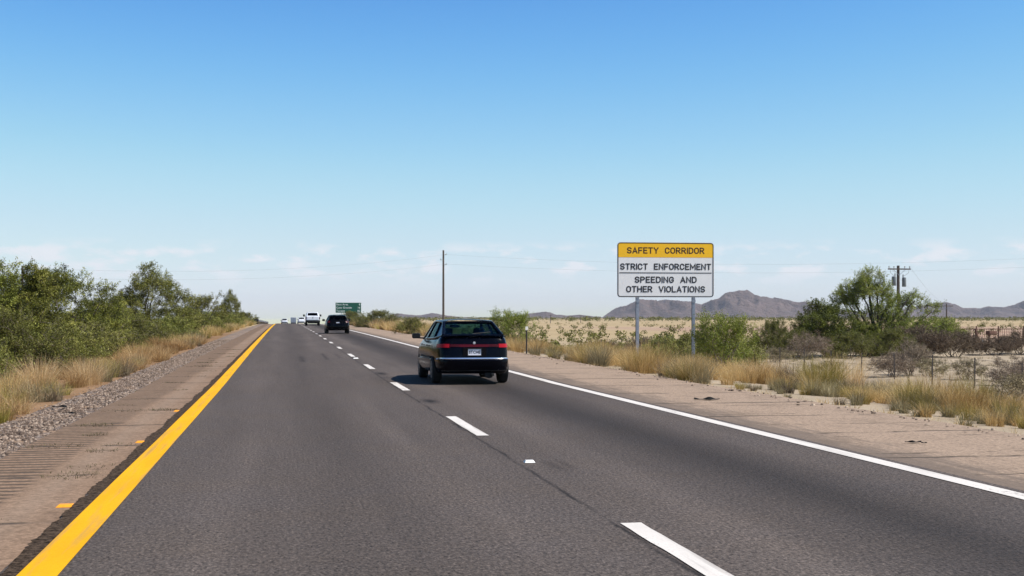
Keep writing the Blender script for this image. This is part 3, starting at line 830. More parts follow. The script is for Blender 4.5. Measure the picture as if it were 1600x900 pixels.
# ------------------------------------------------------------------ hard-surface materials
M['sheet_white'] = simple('sign_white_sheeting', (.78, .78, .78), .5, .03, 3)
M['sheet_yellow'] = simple('sign_yellow_sheeting', (.90, .50, .004), .5, .03, 3)
M['sheet_green'] = simple('sign_green_sheeting', (.002, .075, .050), .5, .06, 2)
M['ink'] = simple('sign_black_ink', (.012, .012, .016), .5, .1)
M['ink_brown'] = simple('sign_dark_legend', (.05, .018, .006), .5, .1)
M['letter_white'] = simple('sign_white_legend', (.80, .86, .84), .5, .02)
M['galv'] = simple('galvanised_steel', (.27, .30, .36), .5, .15, 12, Metallic=.35)
M['alu'] = simple('bare_aluminium', (.55, .55, .56), .45, .1, 12, Metallic=.5)
M['creosote'] = simple('weathered_pole_wood', (.085, .066, .055), .9, .35, 6)
M['insul'] = simple('porcelain_insulator', (.20, .19, .18), .35, .1)
M['canister'] = simple('grey_transformer_paint', (.17, .19, .20), .5, .15)
M['wire'] = simple('aluminium_wire', (.14, .14, .15), .6, .1)
M['rust'] = simple('rusty_iron', (.115, .058, .038), .9, .35, 9)
M['tpost'] = simple('dark_steel_post', (.045, .036, .032), .8, .3, 12)
M['rubber'] = simple('tyre_rubber', (.008, .008, .008), .9, .3, 20)
M['orange'] = simple('orange_plastic', (.78, .30, .012), .55, .15, 20)
M['ceramic'] = simple('white_ceramic', (.75, .74, .71), .4, .08, 20)
M['reflector'] = simple('pale_reflector', (.78, .76, .70), .4, .05)

def carpaint(name, col, rough=.22, metallic=0.0, dirt=.3, coat=.6):
    n = N(name); tc = n.new('ShaderNodeTexCoord').outputs['Object']; z = n.xyz(tc)[2]
    f = n.noise(tc, 5, 5, .65)
    dm = n.math('MULTIPLY', n.math('MULTIPLY', n.map(z, .15, .62, 1, 0), n.map(f, .35, .7)), dirt)
    c = n.mix(dm, col, (.16, .13, .105))
    rr = n.math('ADD', rough, n.math('MULTIPLY', n.math('ADD', dm, n.map(f, .4, .8, 0, .15)), .5))
    return n.done(n.bsdf(c, rr, n.bump(n.noise(tc, 1.2, 2), .04, .02), Metallic=metallic, Coat_Weight=coat, Coat_Roughness=.05, Specular_IOR_Level=.09 if coat < .3 else .5))
M['black_paint'] = carpaint('black_car_paint', (.0022, .0026, .005), .14, 0, .0, .05)
M['black_paint2'] = carpaint('black_crossover_paint', (.002, .002, .003), .2, 0, .0, .05)
M['white_paint'] = carpaint('white_truck_paint', (.74, .76, .80), .3, 0, .2)
M['silver_paint'] = carpaint('pale_silver_paint', (.62, .64, .67), .3, .2, .2)
M['black_trim'] = simple('black_plastic_trim', (.005, .005, .005), .7, .2, 20)
M['chrome'] = simple('bright_trim', (.70, .71, .74), .22, .05, 10, Metallic=.9)
M['seat'] = simple('dark_seat_fabric', (.022, .024, .027), .9, .2, 30)
M['plate'] = simple('plate_white', (.70, .70, .76), .45, .08, 30)
M['alloy'] = simple('dull_alloy_wheel', (.16, .16, .17), .4, .15, 10, Metallic=.8)
def mat_lamp(name, col, em):
    n = N(name); tc = n.new('ShaderNodeTexCoord').outputs['Object']
    w = n.new('ShaderNodeTexWave', wave_type='BANDS', bands_direction='X'); n.put(w.inputs['Vector'], tc); w.inputs['Scale'].default_value = 14
    c = n.mix(n.map(w.outputs['Fac'], 0, 1, 0, .35), col, tuple(v * .5 for v in col))
    return n.done(n.bsdf(c, .32, n.bump(w.outputs['Fac'], .15, .004), Specular_IOR_Level=.2, Emission_Color=(*col, 1), Emission_Strength=em))
M['lamp_red'] = mat_lamp('red_tail_lamp', (.34, .005, .012), .02)
M['lamp_dark'] = mat_lamp('smoked_tail_lamp', (.06, .004, .006), .0)
M['lamp_bar'] = mat_lamp('red_centre_lens', (.085, .003, .008), .0)
def mat_glass(name, tint, refl=.06):
    n = N(name)
    tr = n.new('ShaderNodeBsdfTransparent'); n.put(tr.inputs[0], tint)
    gl = n.new('ShaderNodeBsdfGlossy'); gl.inputs['Roughness'].default_value = .03; n.put(gl.inputs[0], (.9, .95, 1.0))
    fr = n.new('ShaderNodeFresnel'); fr.inputs[0].default_value = 1.45
    m = n.new('ShaderNodeMixShader'); n.put(m.inputs[0], n.math('MULTIPLY', fr.outputs[0], .45, clamp=True))
    n.t.links.new(tr.outputs[0], m.inputs[1]); n.t.links.new(gl.outputs[0], m.inputs[2])
    return n.done(m.outputs[0])
M['glass'] = mat_glass('tinted_car_glass', (.21, .38, .37))
M['glass_dark'] = mat_glass('privacy_glass', (.03, .032, .035))

# ------------------------------------------------------------------ cars
def cat_rom(pts, n):
    P = [Vector(p) for p in pts]; out = []
    seg = len(P) - 1
    for i in range(seg):
        p0 = P[max(i - 1, 0)]; p1 = P[i]; p2 = P[i + 1]; p3 = P[min(i + 2, seg)]
        for k in range(n):
            t = k / n
            out.append(.5 * ((2 * p1) + (-p0 + p2) * t + (2 * p0 - 5 * p1 + 4 * p2 - p3) * t * t + (-p0 + 3 * p1 - 3 * p2 + p3) * t ** 3))
    out.append(P[-1].copy()); return out

def lerp_tab(tab, v):
    xs_ = [t[0] for t in tab]; ys_ = [t[1] for t in tab]
    return float(np.interp(v, xs_, ys_))

class Car:
    def __init__(s, name, loc, plan, rings, ztop, zb, length, paint, rz=0.0):
        s.root = empty(name, loc, rz); s.plan = [(max(0, p.x), p.y) for p in cat_rom([(a, b, 0) for a, b in plan], 4)]
        s.plan[0] = (0, s.plan[0][1]); s.plan[-1] = (0, s.plan[-1][1])
        s.rings = rings; s.zt = ztop; s.zb = zb; s.L = length; s.paint = paint
    def surf(s, x, y, f):
        """point of the shell for a plan point at height fraction f"""
        sx = lerp_tab([(r[0], r[1]) for r in s.rings], f); ro = lerp_tab([(r[0], r[2]) for r in s.rings], f); fo = lerp_tab([(r[0], r[3]) for r in s.rings], f)
        return Vector((x * sx, y + ro * max(0, 1 - y / 1.0) - fo * max(0, 1 - (s.L - y) / 1.0), s.zb + (lerp_tab(s.zt, y) - s.zb) * f))
    def body(s, wheels, rw, arch_w=.30, name='body'):
        bm = bmesh.new(); n = len(s.plan) - 1
        loop = s.plan + [(-x, y) for x, y in s.plan[1:-1][::-1]]
        rs_ = [[bm.verts.new(s.surf(x, y, r[0])) for x, y in loop] for r in s.rings]
        N2 = len(loop)
        for a, b in zip(rs_, rs_[1:]):
            for k in range(N2): bm.faces.new((a[k], a[(k + 1) % N2], b[(k + 1) % N2], b[k]))
        for ring, cr in ((rs_[0], 0.0), (rs_[-1], .02)):
            mids = [None] + [bm.verts.new(Vector((0, ring[i].co.y, ring[i].co.z + cr))) for i in range(1, n)] + [None]
            for sgn in (0, 1):
                g = lambda i: ring[i] if sgn == 0 else ring[(N2 - i) % N2]
                for i in range(n):
                    if i == 0: bm.faces.new((g(0), g(1), mids[1]))
                    elif i == n - 1: bm.faces.new((g(n - 1), g(n), mids[n - 1]))
                    else: bm.faces.new((g(i), g(i + 1), mids[i + 1], mids[i]))
        bmesh.ops.recalc_face_normals(bm, faces=bm.faces[:])
        me = bpy.data.meshes.new(name); bm.to_mesh(me); bm.free()
        o = link(name, me, s.paint, s.root)
        # wheel arches
        cut = MB()
        for y in wheels:
            for sg in (-1, 1):
                W = max(p[0] for p in s.plan)
                cut.lathe([(0, rw * 1.14), (arch_w, rw * 1.14)], (sg * W - (0 if sg < 0 else arch_w) + (-.04 if sg < 0 else .04), y, rw * 1.0), 'x', 36)
        c = cut.build('cutter', s.paint)
        md = o.modifiers.new('b', 'BOOLEAN'); md.operation = 'DIFFERENCE'; md.object = c; md.solver = 'EXACT'
        bpy.context.view_layer.update()
        dg = bpy.context.evaluated_depsgraph_get()
        nm = bpy.data.meshes.new_from_object(o.evaluated_get(dg), depsgraph=dg)
        o.modifiers.clear(); o.data = nm; bpy.data.objects.remove(c)
        nm.polygons.foreach_set('use_smooth', [True] * len(nm.polygons)); nm.set_sharp_from_angle(angle=R(28))
        return o
    def band(s, name, f0, f1, xa, xb, mat, off=.006, thick=.012, n=24, parent=None, y_lim=.9, nz=2):
        """a strip hugging the tail between plan x=xa and xb"""
        half = [p for p in s.plan if p[1] < y_lim]
        # arc-length position by signed x order
        path = [(-x, y) for x, y in half[::-1]] + half[1:]
        def pt(x):
            for (x0, y0), (x1, y1) in zip(path, path[1:]):
                if x0 <= x <= x1 and x1 > x0:
                    t = (x - x0) / (x1 - x0); return y0 + (y1 - y0) * t
            return path[-1][1]
        m = MB(); outer = []; inner = []
        for j in range(nz + 1):
            f = f0 + (f1 - f0) * j / nz; ro = []; ri = []
            for i in range(n + 1):
                x = xa + (xb - xa) * i / n
                p = s.surf(x, pt(x), f); e = .01
                t = (s.surf(x + e, pt(x + e), f) - s.surf(x - e, pt(x - e), f)); nr = Vector((t.y, -t.x, 0)).normalized()
                ro.append(p + nr * off); ri.append(p + nr * (off - thick))
            outer.append(ro); inner.append(ri)
        m.grid(outer); m.grid(inner[::-1])
        m.grid([outer[0], inner[0]]); m.grid([outer[-1], inner[-1]])
        m.grid([[r[0] for r in outer], [r[0] for r in inner]]); m.grid([[r[-1] for r in outer], [r[-1] for r in inner]])
        bmesh.ops.remove_doubles(m.bm, verts=m.bm.verts[:], dist=.0005)
        return m.build(name, mat, parent or s.root, 40)
    def wheels(s, ys, r, w, xo, rim=.62, mat='alloy'):
        for y in ys:
            for sg in (-1, 1):
                o = sg * xo
                t = MB(); t.lathe([(-w / 2, r * .66), (-w / 2, r * .90), (-w * .42, r * .97), (-w * .2, r), (w * .2, r), (w * .42, r * .97), (w / 2, r * .90), (w / 2, r * .66)], (o, y, r), 'x', 36)
                wh = t.build('wheel', M['rubber'], s.root, 40)
                m = MB(); e = o + sg * (w / 2)
                m.lathe([(-.02 * sg, r * rim), (.006 * sg, r * rim), (.006 * sg, r * rim * .86), (-.02 * sg, r * rim * .80)], (e, y, r), 'x', 28)
                for k in range(7):
                    a = k * 2 * math.pi / 7
                    m.box((e - sg * .004, y + math.cos(a) * r * rim * .45, r + math.sin(a) * r * rim * .45), (.02, r * rim * .9, .055), Matrix.Rotation(a, 3, 'X'))
                m.lathe([(-.01, .055), (.012, .05)] if sg > 0 else [(-.012, .05), (.01, .055)], (e, y, r), 'x', 14)
                m.build('rim', M[mat], wh, 40)
    def panel(s, name, a, b, c, d, mat, bulge=.02, nu=8, nv=5, parent=None):
        """bilinear curved panel a,b (bottom left,right) c,d (top right,left)"""
        a, b, c, d = map(Vector, (a, b, c, d)); nrm = (b - a).cross(d - a).normalized(); rows = []
        for j in range(nv + 1):
            v = j / nv; row = []
            for i in range(nu + 1):
                u = i / nu
                p = (a * (1 - u) + b * u) * (1 - v) + (d * (1 - u) + c * u) * v
                row.append(p + nrm * bulge * 4 * u * (1 - u) * (.6 + .4 * 4 * v * (1 - v)))
            rows.append(row)
        m = MB().grid(rows)
        bmesh.ops.solidify(m.bm, geom=m.bm.faces[:], thickness=.006)
        return m.build(name, mat, parent or s.root, 60)
    def greenhouse(s, g, glass, side_glass=None, bulge_r=.03, bar=.035):
        """g: dict of right-hand points A0 A1 (windscreen base, top) B0 B1 C0 C1 (end of side glass) R0 R1 (rear window)"""
        side_glass = side_glass or glass
        mir = lambda p: (-p[0], p[1], p[2])
        fr = MB()
        for sg in (0, 1):
            q = {k: (v if sg == 0 else mir(v)) for k, v in g.items()}
            fr.tube([q['A0'], q['A1']], bar, 8); fr.tube([q['B0'], q['B1']], bar * .9, 8)
            fr.tube([q['A1'], q['B1'], q['C1'], q['R1']], bar * 1.05, 8)
            fr.tube([q['R0'], q['R1']], bar * 1.1, 8); fr.tube([q['C0'], q['C1']], bar * .8, 8)
            fr.tube([q['A0'], q['B0'], q['C0'], q['R0']], bar * .8, 8)
            fr.poly([q['C0'], q['C1'], q['R1'], q['R0']])
        fr.tube([g['A1'], mir(g['A1'])], bar * .9, 8); fr.tube([g['R1'], mir(g['R1'])], bar, 8)
        fr.tube([g['A0'], mir(g['A0'])], bar * .9, 8); fr.tube([g['R0'], mir(g['R0'])], bar * .9, 8)
        fr.build('pillars', s.paint, s.root, 50)
        # roof skin
        spine = [g['R1'], g['C1'], g['B1'], g['A1']]; rows = []
        sp = cat_rom(spine, 4)
        for p in sp:
            rows.append([Vector((p.x * u, p.y, p.z + .030 + .035 * (1 - u * u))) for u in np.linspace(-1.02, 1.02, 11)])
        m = MB().grid(rows); bmesh.ops.solidify(m.bm, geom=m.bm.faces[:], thickness=.02)
        m.build('roof', s.paint, s.root, 40)
        s.panel('rear_window', mir(g['R0']), g['R0'], g['R1'], mir(g['R1']), glass, bulge_r)
        s.panel('windscreen', g['A0'], mir(g['A0']), mir(g['A1']), g['A1'], M['glass'] if glass is M['glass'] else glass, .04)
        for sg in (1, -1):
            q = {k: (v[0] * sg, v[1], v[2]) for k, v in g.items()}
            f1 = (q['A0'], q['B0'], q['B1'], q['A1']); f2 = (q['B0'], q['C0'], q['C1'], q['B1'])
            for f in (f1, f2):
                a, b, c, d = f
                if sg > 0: a, b, c, d = b, a, d, c
                s.panel('side_window', a, b, c, d, side_glass, .02)
    def mirrors(s, x, y, z, w=.2, h=.13, mat=None):
        for sg in (-1, 1):
            m = MB(); m.box((sg * (x + w / 2), y, z), (w, .12, h), Matrix.Rotation(R(8 * sg), 3, 'Z'), .035)
            m.tube([(sg * (x - .12), y + .05, z - h * .45), (sg * (x + w * .3), y + .01, z - h * .35)], .022, 6)
            mo = m.build('side_mirror', mat or s.paint, s.root, 40)
            MB().box((sg * (x + w / 2), y - .064, z), (w * .86, .006, h * .78), Matrix.Rotation(R(8 * sg), 3, 'Z'), .002).build('mirror_glass', M['chrome'] if False else M['black_trim'], mo)
    def plate(s, y, z, txt=None, w=.30, h=.15, tilt=8):
        rot = Matrix.Rotation(R(-tilt), 3, 'X')
        o = MB().box((0, y, z), (w, .008, h), rot, .002).build('licence_plate', M['plate'], s.root)
        fr = MB()
        for dx, dz, a, b in ((0, h / 2, w + .02, .016), (0, -h / 2, w + .02, .014), (w / 2, 0, .012, h), (-w / 2, 0, .012, h)):
            fr.box((dx, y - .004 - dz * math.tan(R(tilt)) * -1 * 0, z + dz), (a, .014, b))
        fr.build('plate_frame', M['black_trim'], o)
        if txt:
            text('lettering', txt, h * .62, (0, y - .007, z - .004), M['ink'], o, spacing=1.05, width=w * .84, offset=.002)

# --- the black hatchback ahead
hx, hy = 4.13, 27.75
car = Car('hatchback_car', (hx, hy, road_z(hy + 1)), [(0, 0), (.35, .005), (.58, .035), (.71, .10), (.775, .24), (.815, .55), (.855, 1.1), (.87, 2.0), (.87, 3.2), (.85, 3.9), (.79, 4.4), (.62, 4.66), (.32, 4.74), (0, 4.76)],
    [(0, .93, .12, .1), (.07, .97, .04, .05), (.20, 1.0, .0, .0), (.36, 1.0, -.015, .0), (.40, 1.0, .0, .0), (.415, .985, .055, .03), (.62, .99, .085, .06), (.80, .975, .115, .10), (.93, .945, .15, .15), (1.0, .90, .19, .2)],
    [(0, 1.05), (.30, 1.05), (.55, 1.0), (1.2, .98), (3.3, .94), (3.6, .90), (4.3, .80), (4.76, .68)], .24, 4.76, M['black_paint'])
tag(car.root, 'black five-door hatchback with a red lamp bar across its tail, nearest car ahead', 'car')
car.body((.90, 3.57), .31, .27)
G = dict(A0=(.72, 3.62, .95), A1=(.56, 2.78, 1.35), B0=(.79, 2.15, .985), B1=(.585, 2.10, 1.385), C0=(.77, 1.02, 1.01), C1=(.575, 1.38, 1.375), R0=(.66, .36, 1.075), R1=(.545, 1.12, 1.36))
car.greenhouse(G, M['glass'])
car.wheels((.90, 3.57), .31, .205, .755)
car.mirrors(.86, 3.25, 1.03, .2, .125)
fz = lambda z: (z - .24) / (1.05 - .24)
car.band('tail_lamp', fz(.815), fz(.895), -.80, -.56, M['lamp_red'], .012, .02, 16)
car.band('tail_lamp', fz(.815), fz(.895), .56, .80, M['lamp_red'], .012, .02, 16)
car.band('lamp_bar', fz(.828), fz(.884), -.548, .548, M['lamp_bar'], .008, .016, 24)
for a_, b_ in ((-.52, -.34), (.34, .52)):
    car.band('reverse_lamp', fz(.836), fz(.876), a_, b_, M['lamp_dark'], .0115, .012, 8)
car.band('bumper_trim', fz(.560), fz(.592), -.80, .80, M['chrome'], .010, .02, 30)
car.band('bumper_seam', fz(.30), fz(.315), -.79, .79, M['black_trim'], .006, .02, 30)
# tail spoiler under the rear window
m = MB(); rows = []
for t in range(7):
    a = t / 6 * math.pi
    rows.append([Vector((x, .23 + .10 * math.cos(a) + .06 * (x / .7) ** 2, 1.075 + .022 * math.sin(a) - .03 * abs(x / .72) ** 3)) for x in np.linspace(-.71, .71, 15)])
m.grid(rows); bmesh.ops.solidify(m.bm, geom=m.bm.faces[:], thickness=.03)
m.build('spoiler', M['black_paint'], car.root, 40)
MB().lathe([(-.01, .012), (-.008, .027), (.006, .030)], (0, .112, .915), 'y', 20).build('badge', M['alu'], car.root, 40)
car.plate(.062, .715, 'STCHE', .30, .15, 4)
MB().box((0, .073, .715), (.52, .02, .20), None, .006).build('plate_recess', M['black_paint'], car.root)
m = MB(); m.tube([(.33, .10, .235), (.33, .75, .235)], .10, 12); m.tube([(.40, .0, .215), (.40, .2, .22)], .028, 10)
m.build('exhaust', M['black_trim'], car.root, 40)
m = MB(); m.tube([(0, .36, 1.10), (.02, .40, 1.115), (.42, .52, 1.150)], .008, 6); m.build('rear_wiper', M['black_trim'], car.root)
for sx in (-.37, .37):
    st = MB().box((sx, 1.98, .86), (.48, .16, .44), Matrix.Rotation(R(12), 3, 'X'), .06).build('seat', M['seat'], car.root, 40)
    MB().box((sx, 1.92, 1.15), (.26, .10, .16), None, .045).tube([(sx - .06, 1.93, 1.05), (sx - .06, 1.92, 1.14)], .008, 6).tube([(sx + .06, 1.93, 1.05), (sx + .06, 1.92, 1.14)], .008, 6).build('headrest', M['seat'], st, 40)
MB().box((0, 1.08, .93), (1.20, .14, .26), None, .05).build('rear_seat', M['seat'], car.root, 40)
MB().box((0, 3.30, .93), (1.3, .45, .12), None, .04).build('dashboard', M['seat'], car.root, 40)
MB().box((-.06, 2.92, 1.265), (.24, .03, .065), None, .02).tube([(-.06, 2.93, 1.28), (-.05, 2.90, 1.35)], .01, 6).build('rear_view_mirror', M['black_trim'], car.root, 40)
MB().box((0, 2.3, .30), (1.4, 3.9, .10), None, .02).build('underbody', M['black_trim'], car.root)
for z in (.74,):
    for sg in (-1, 1):
        MB().box((sg * .868, 2.05, .575), (.012, 1.9, .045), None, .005).build('side_trim', M['black_trim'], car.root)
        for yy in (1.72, 2.78):
            MB().box((sg * .868, yy, .84), (.025, .15, .03), None, .008).build('door_handle', M['black_trim'], car.root)

# --- black crossover
sx_, sy_ = 4.02, 97.0
suv = Car('crossover_car', (sx_, sy_, road_z(sy_ + 1)), [(0, 0), (.35, .0), (.62, .03), (.77, .11), (.84, .27), (.875, .6), (.895, 1.1), (.89, 2.0), (.89, 3.0), (.87, 3.5), (.79, 3.95), (.58, 4.15), (.28, 4.2), (0, 4.21)],
    [(0, .92, .12, .1), (.08, .97, .03, .05), (.35, 1.0, -.02, .0), (.5, 1.0, .0, .0), (.75, .985, .04, .05), (.92, .94, .12, .12), (1.0, .89, .18, .2)],
    [(0, 1.0), (.4, 1.0), (2.5, .97), (3.1, .93), (4.2, .78)], .25, 4.21, M['black_paint2'])
tag(suv.root, 'black rounded crossover farther up the right lane, ahead of the hatchback', 'car')
suv.body((.78, 3.30), .34, .28)
suv.greenhouse(dict(A0=(.74, 3.15, .94), A1=(.58, 2.35, 1.36), B0=(.81, 1.9, .98), B1=(.60, 1.85, 1.38), C0=(.79, .85, 1.0), C1=(.585, 1.0, 1.36), R0=(.68, .24, 1.02), R1=(.57, .58, 1.33)), M['glass_dark'])
suv.wheels((.78, 3.30), .34, .225, .775)
suv.mirrors(.88, 2.75, 1.02, .2, .16)
for a, b in ((-.84, -.62), (.62, .84)):
    suv.band('tail_lamp', .78, .95, a, b, M['lamp_dark'], .012, .02, 12)
suv.plate(.0, .84, None, .26, .09, 4)
MB().box((0, 2.1, .31), (1.45, 3.4, .10), None, .02).build('underbody', M['black_trim'], suv.root)

# --- white pickup
px_, py_ = 3.80, 170.5
pk = Car('pickup_truck', (px_, py_, road_z(py_ + 1)), [(0, 0), (.45, .0), (.78, .01), (.91, .05), (.955, .16), (.96, .6), (.96, 1.6), (.965, 2.6), (.965, 3.8), (.95, 4.9), (.88, 5.4), (.6, 5.62), (.3, 5.66), (0, 5.67)],
    [(0, .95, .06, .1), (.06, .98, .02, .03), (.5, 1.0, .0, .0), (.9, .985, .01, .04), (1.0, .965, .03, .10)],
    [(0, 1.24), (1.9, 1.24), (3.9, 1.20), (4.3, 1.17), (5.3, 1.08), (5.67, .98)], .48, 5.67, M['white_paint'])
tag(pk.root, 'white pickup truck with wide black mirrors ahead of the black crossover', 'pickup truck')
pk.body((1.15, 4.65), .39, .32)
pk.greenhouse(dict(A0=(.80, 4.15, 1.20), A1=(.64, 3.35, 1.77), B0=(.88, 3.05, 1.21), B1=(.67, 2.95, 1.79), C0=(.87, 2.1, 1.22), C1=(.665, 2.2, 1.78), R0=(.76, 1.93, 1.28), R1=(.63, 2.06, 1.73)), M['glass_dark'], bar=.05)
pk.wheels((1.15, 4.65), .39, .26, .81)
pk.mirrors(.98, 3.75, 1.36, .24, .28, M['black_trim'])
for sg in (-1, 1):
    MB().box((sg * .885, .05, 1.0), (.12, .10, .34), None, .02).build('tail_lamp', M['lamp_bar'], pk.root)
bp = MB(); bp.box((0, -.08, .60), (1.88, .26, .26), None, .04); bp.box((0, .1, .42), (1.3, .3, .22), None, .03)
bp.build('rear_bumper', M['black_trim'], pk.root, 40)
MB().box((0, -.002, .98), (1.50, .02, .42), None, .01).build('tailgate', M['white_paint'], pk.root)
MB().lathe([(-.02, .05), (0, .06)], (0, -.015, 1.06), 'y', 16).build('badge', M['black_trim'], pk.root)
MB().box((0, 2.8, .50), (1.5, 4.8, .14), None, .03).build('underbody', M['black_trim'], pk.root)

# --- cars beyond the crest
def sedan(name, x, y, paint, label, cat='car', h=1.0):
    c = Car(name, (x, y, road_z(y + 1)), [(0, 0), (.4, .0), (.68, .05), (.82, .2), (.88, .8), (.9, 2.2), (.89, 3.6), (.8, 4.4), (.5, 4.65), (0, 4.7)],
        [(0, .93, .1, .1), (.3, 1.0, .0, .0), (.7, .99, .03, .04), (1.0, .9, .15, .2)], [(0, 1.0 * h), (1.2, 1.0 * h), (3.4, .95 * h), (4.7, .75 * h)], .25, 4.7, paint)
    tag(c.root, label, cat)
    c.body((.95, 3.6), .33, .26)
    c.greenhouse(dict(A0=(.74, 3.5, .94 * h), A1=(.58, 2.7, 1.40 * h), B0=(.8, 2.2, .97 * h), B1=(.6, 2.1, 1.43 * h), C0=(.78, 1.2, 1.0 * h), C1=(.59, 1.5, 1.41 * h), R0=(.70, .75, 1.03 * h), R1=(.57, 1.30, 1.38 * h)), M['glass_dark'])
    c.wheels((.95, 3.6), .33, .22, .78); c.mirrors(.88, 3.1, 1.03 * h, .18, .14, M['black_trim'])
    for a, b in ((-.84, -.58), (.58, .84)): c.band('tail_lamp', .75, .95, a, b, M['lamp_bar'], .012, .02, 8)
    MB().box((0, .0, .46), (1.5, .10, .20), None, .03).build('rear_bumper', M['black_trim'], c.root)
    MB().box((0, 2.3, .31), (1.45, 3.8, .10), None, .02).build('underbody', M['black_trim'], c.root)
    return c
sedan('sedan_car', 4.05, 298, M['white_paint'], 'white car partly hidden left of the white pickup truck', h=1.08)
sedan('sedan_car', .25, 345, M['silver_paint'], 'tiny pale car alone at the crest in the left lane', h=1.0)
bt = empty('box_truck', (3.9, 520, road_z(520)))
tag(bt, 'small grey box truck far off at the crest, farthest vehicle in the right lane', 'truck')
MB().box((0, 2.2, 1.75), (2.15, 4.4, 2.1), None, .05).build('cargo_box', M['galv'], bt, 40)
d = MB()
for sg in (-.5, .5): d.box((sg, -.012, 1.75), (.9, .03, 1.9), None, .01)
d.build('rear_door', M['galv'], bt)
MB().box((0, 5.2, 1.35), (2.0, 1.5, 1.5), None, .15).build('cab', M['white_paint'], bt, 40)
for y in (1.2, 5.3):
    for sg in (-1, 1):
        MB().lathe([(-.14, .38), (-.1, .45), (.1, .45), (.14, .38)], (sg * .85, y, .45), 'x', 20).build('wheel', M['rubber'], bt, 40)
MB().box((0, .0, .55), (2.0, .15, .2), None, .02).build('rear_bumper', M['black_trim'], bt)

# ------------------------------------------------------------------ signs
def round_rect(w, h, r, n=6):
    pts = []
    for cx, cz, a0 in ((w / 2 - r, h / 2 - r, 0), (-w / 2 + r, h / 2 - r, 90), (-w / 2 + r, -h / 2 + r, 180), (w / 2 - r, -h / 2 + r, 270)):
        for k in range(n + 1):
            a = R(a0 + 90 * k / n); pts.append((cx + r * math.cos(a), cz + r * math.sin(a)))
    return pts
def ring_frame(w, h, r, t, y0, y1):
    m = MB(); o = round_rect(w, h, r); i = round_rect(w - 2 * t, h - 2 * t, max(.01, r - t)); n = len(o)
    V = {}
    for k, (pts, y) in enumerate(((o, y0), (i, y0), (o, y1), (i, y1))): V[k] = [m.bm.verts.new((x, y, z)) for x, z in pts]
    for k in range(n):
        j = (k + 1) % n
        m.bm.faces.new((V[0][k], V[0][j], V[1][j], V[1][k])); m.bm.faces.new((V[2][k], V[3][k], V[3][j], V[2][j]))
        m.bm.faces.new((V[0][k], V[2][k], V[2][j], V[0][j])); m.bm.faces.new((V[1][k], V[1][j], V[3][j], V[3][k]))
    return m
D = 45.0
cx0, cy0, cz0 = at(1040.3, D, 421.6)
SW, SH = 154.5 / FP * D / math.cos(TH) * .985, 86.0 / FP * D
sg = empty('safety_sign', (cx0, cy0, ground_z(cx0, cy0)), R(-3.0))
tag(sg, 'large white and yellow highway sign reading SAFETY CORRIDOR STRICT ENFORCEMENT SPEEDING AND OTHER VIOLATIONS', 'road sign')
zc = cz0 - sg.location.z
def local(mb, dz=zc):
    bmesh.ops.translate(mb.bm, verts=mb.bm.verts[:], vec=(0, 0, dz)); return mb
local(MB().prism(round_rect(SW, SH, .11), -.0, .02)).build('sign_panel', M['sheet_white'], sg)
hh_ = SH * .275
top = round_rect(SW - .05, SH - .05, .095)
cutz = SH / 2 - hh_
hp = [(x, z) for x, z in top if z > cutz]
hp = [(SW / 2 - .025, cutz)] + hp + [(-SW / 2 + .025, cutz)]
local(MB().prism(hp, -.004, .0)).build('header_panel', M['sheet_yellow'], sg)
local(ring_frame(SW - .03, SH - .03, .10, .028, -.008, -.0005)).build('border', M['ink'], sg)
lz = SH / 2 - SH * .555
local(MB().box((0, -.004, lz), (SW * .955, .006, .024))).build('divider_line', M['ink'], sg)
def arc(cx, cz, rx, rz, a0, a1, n=9):
    return [(cx + rx * math.cos(R(a0 + (a1 - a0) * i / n)), cz + rz * math.sin(R(a0 + (a1 - a0) * i / n))) for i in range(n + 1)]
_C = arc(.30, .69, .30, .31, 12, 180) + arc(.30, .31, .30, .31, 180, 348)
_P = [(0, 0), (0, 1), (.30, 1)] + arc(.30, .735, .28, .265, 90, -90) + [(0, .47)]
GLYPH = {'A': (.66, [[(0, 0), (.33, 1), (.66, 0)], [(.11, .30), (.55, .30)]]), 'C': (.60, [_C]),
 'D': (.60, [[(0, 0), (0, 1), (.26, 1)] + arc(.26, .66, .34, .34, 90, 0) + arc(.26, .34, .34, .34, 0, -90) + [(0, 0)]]),
 'E': (.52, [[(.52, 1), (0, 1), (0, 0), (.52, 0)], [(0, .52), (.44, .52)]]), 'F': (.52, [[(.52, 1), (0, 1), (0, 0)], [(0, .50), (.44, .50)]]),
 'G': (.60, [_C + [(.60, .46), (.34, .46)]]), 'H': (.60, [[(0, 0), (0, 1)], [(.60, 0), (.60, 1)], [(0, .52), (.60, .52)]]), 'I': (.0, [[(0, 0), (0, 1)]]),
 'L': (.50, [[(0, 1), (0, 0), (.50, 0)]]), 'M': (.78, [[(0, 0), (0, 1), (.39, .25), (.78, 1), (.78, 0)]]), 'N': (.60, [[(0, 0), (0, 1), (.60, 0), (.60, 1)]]),
 'O': (.62, [arc(.31, .67, .31, .33, 0, 180) + arc(.31, .33, .31, .33, 180, 360) + [(.62, .67)]]), 'P': (.58, [_P]), 'R': (.60, [_P, [(.28, .47), (.60, 0)]]),
 'S': (.58, [arc(.29, .745, .29, .255, 15, 270) + arc(.29, .245, .29, .245, 90, -165)]), 'T': (.58, [[(0, 1), (.58, 1)], [(.29, 1), (.29, 0)]]),
 'V': (.64, [[(0, 1), (.32, 0), (.64, 1)]]), 'Y': (.64, [[(0, 1), (.32, .48), (.64, 1)], [(.32, .48), (.32, 0)]])}
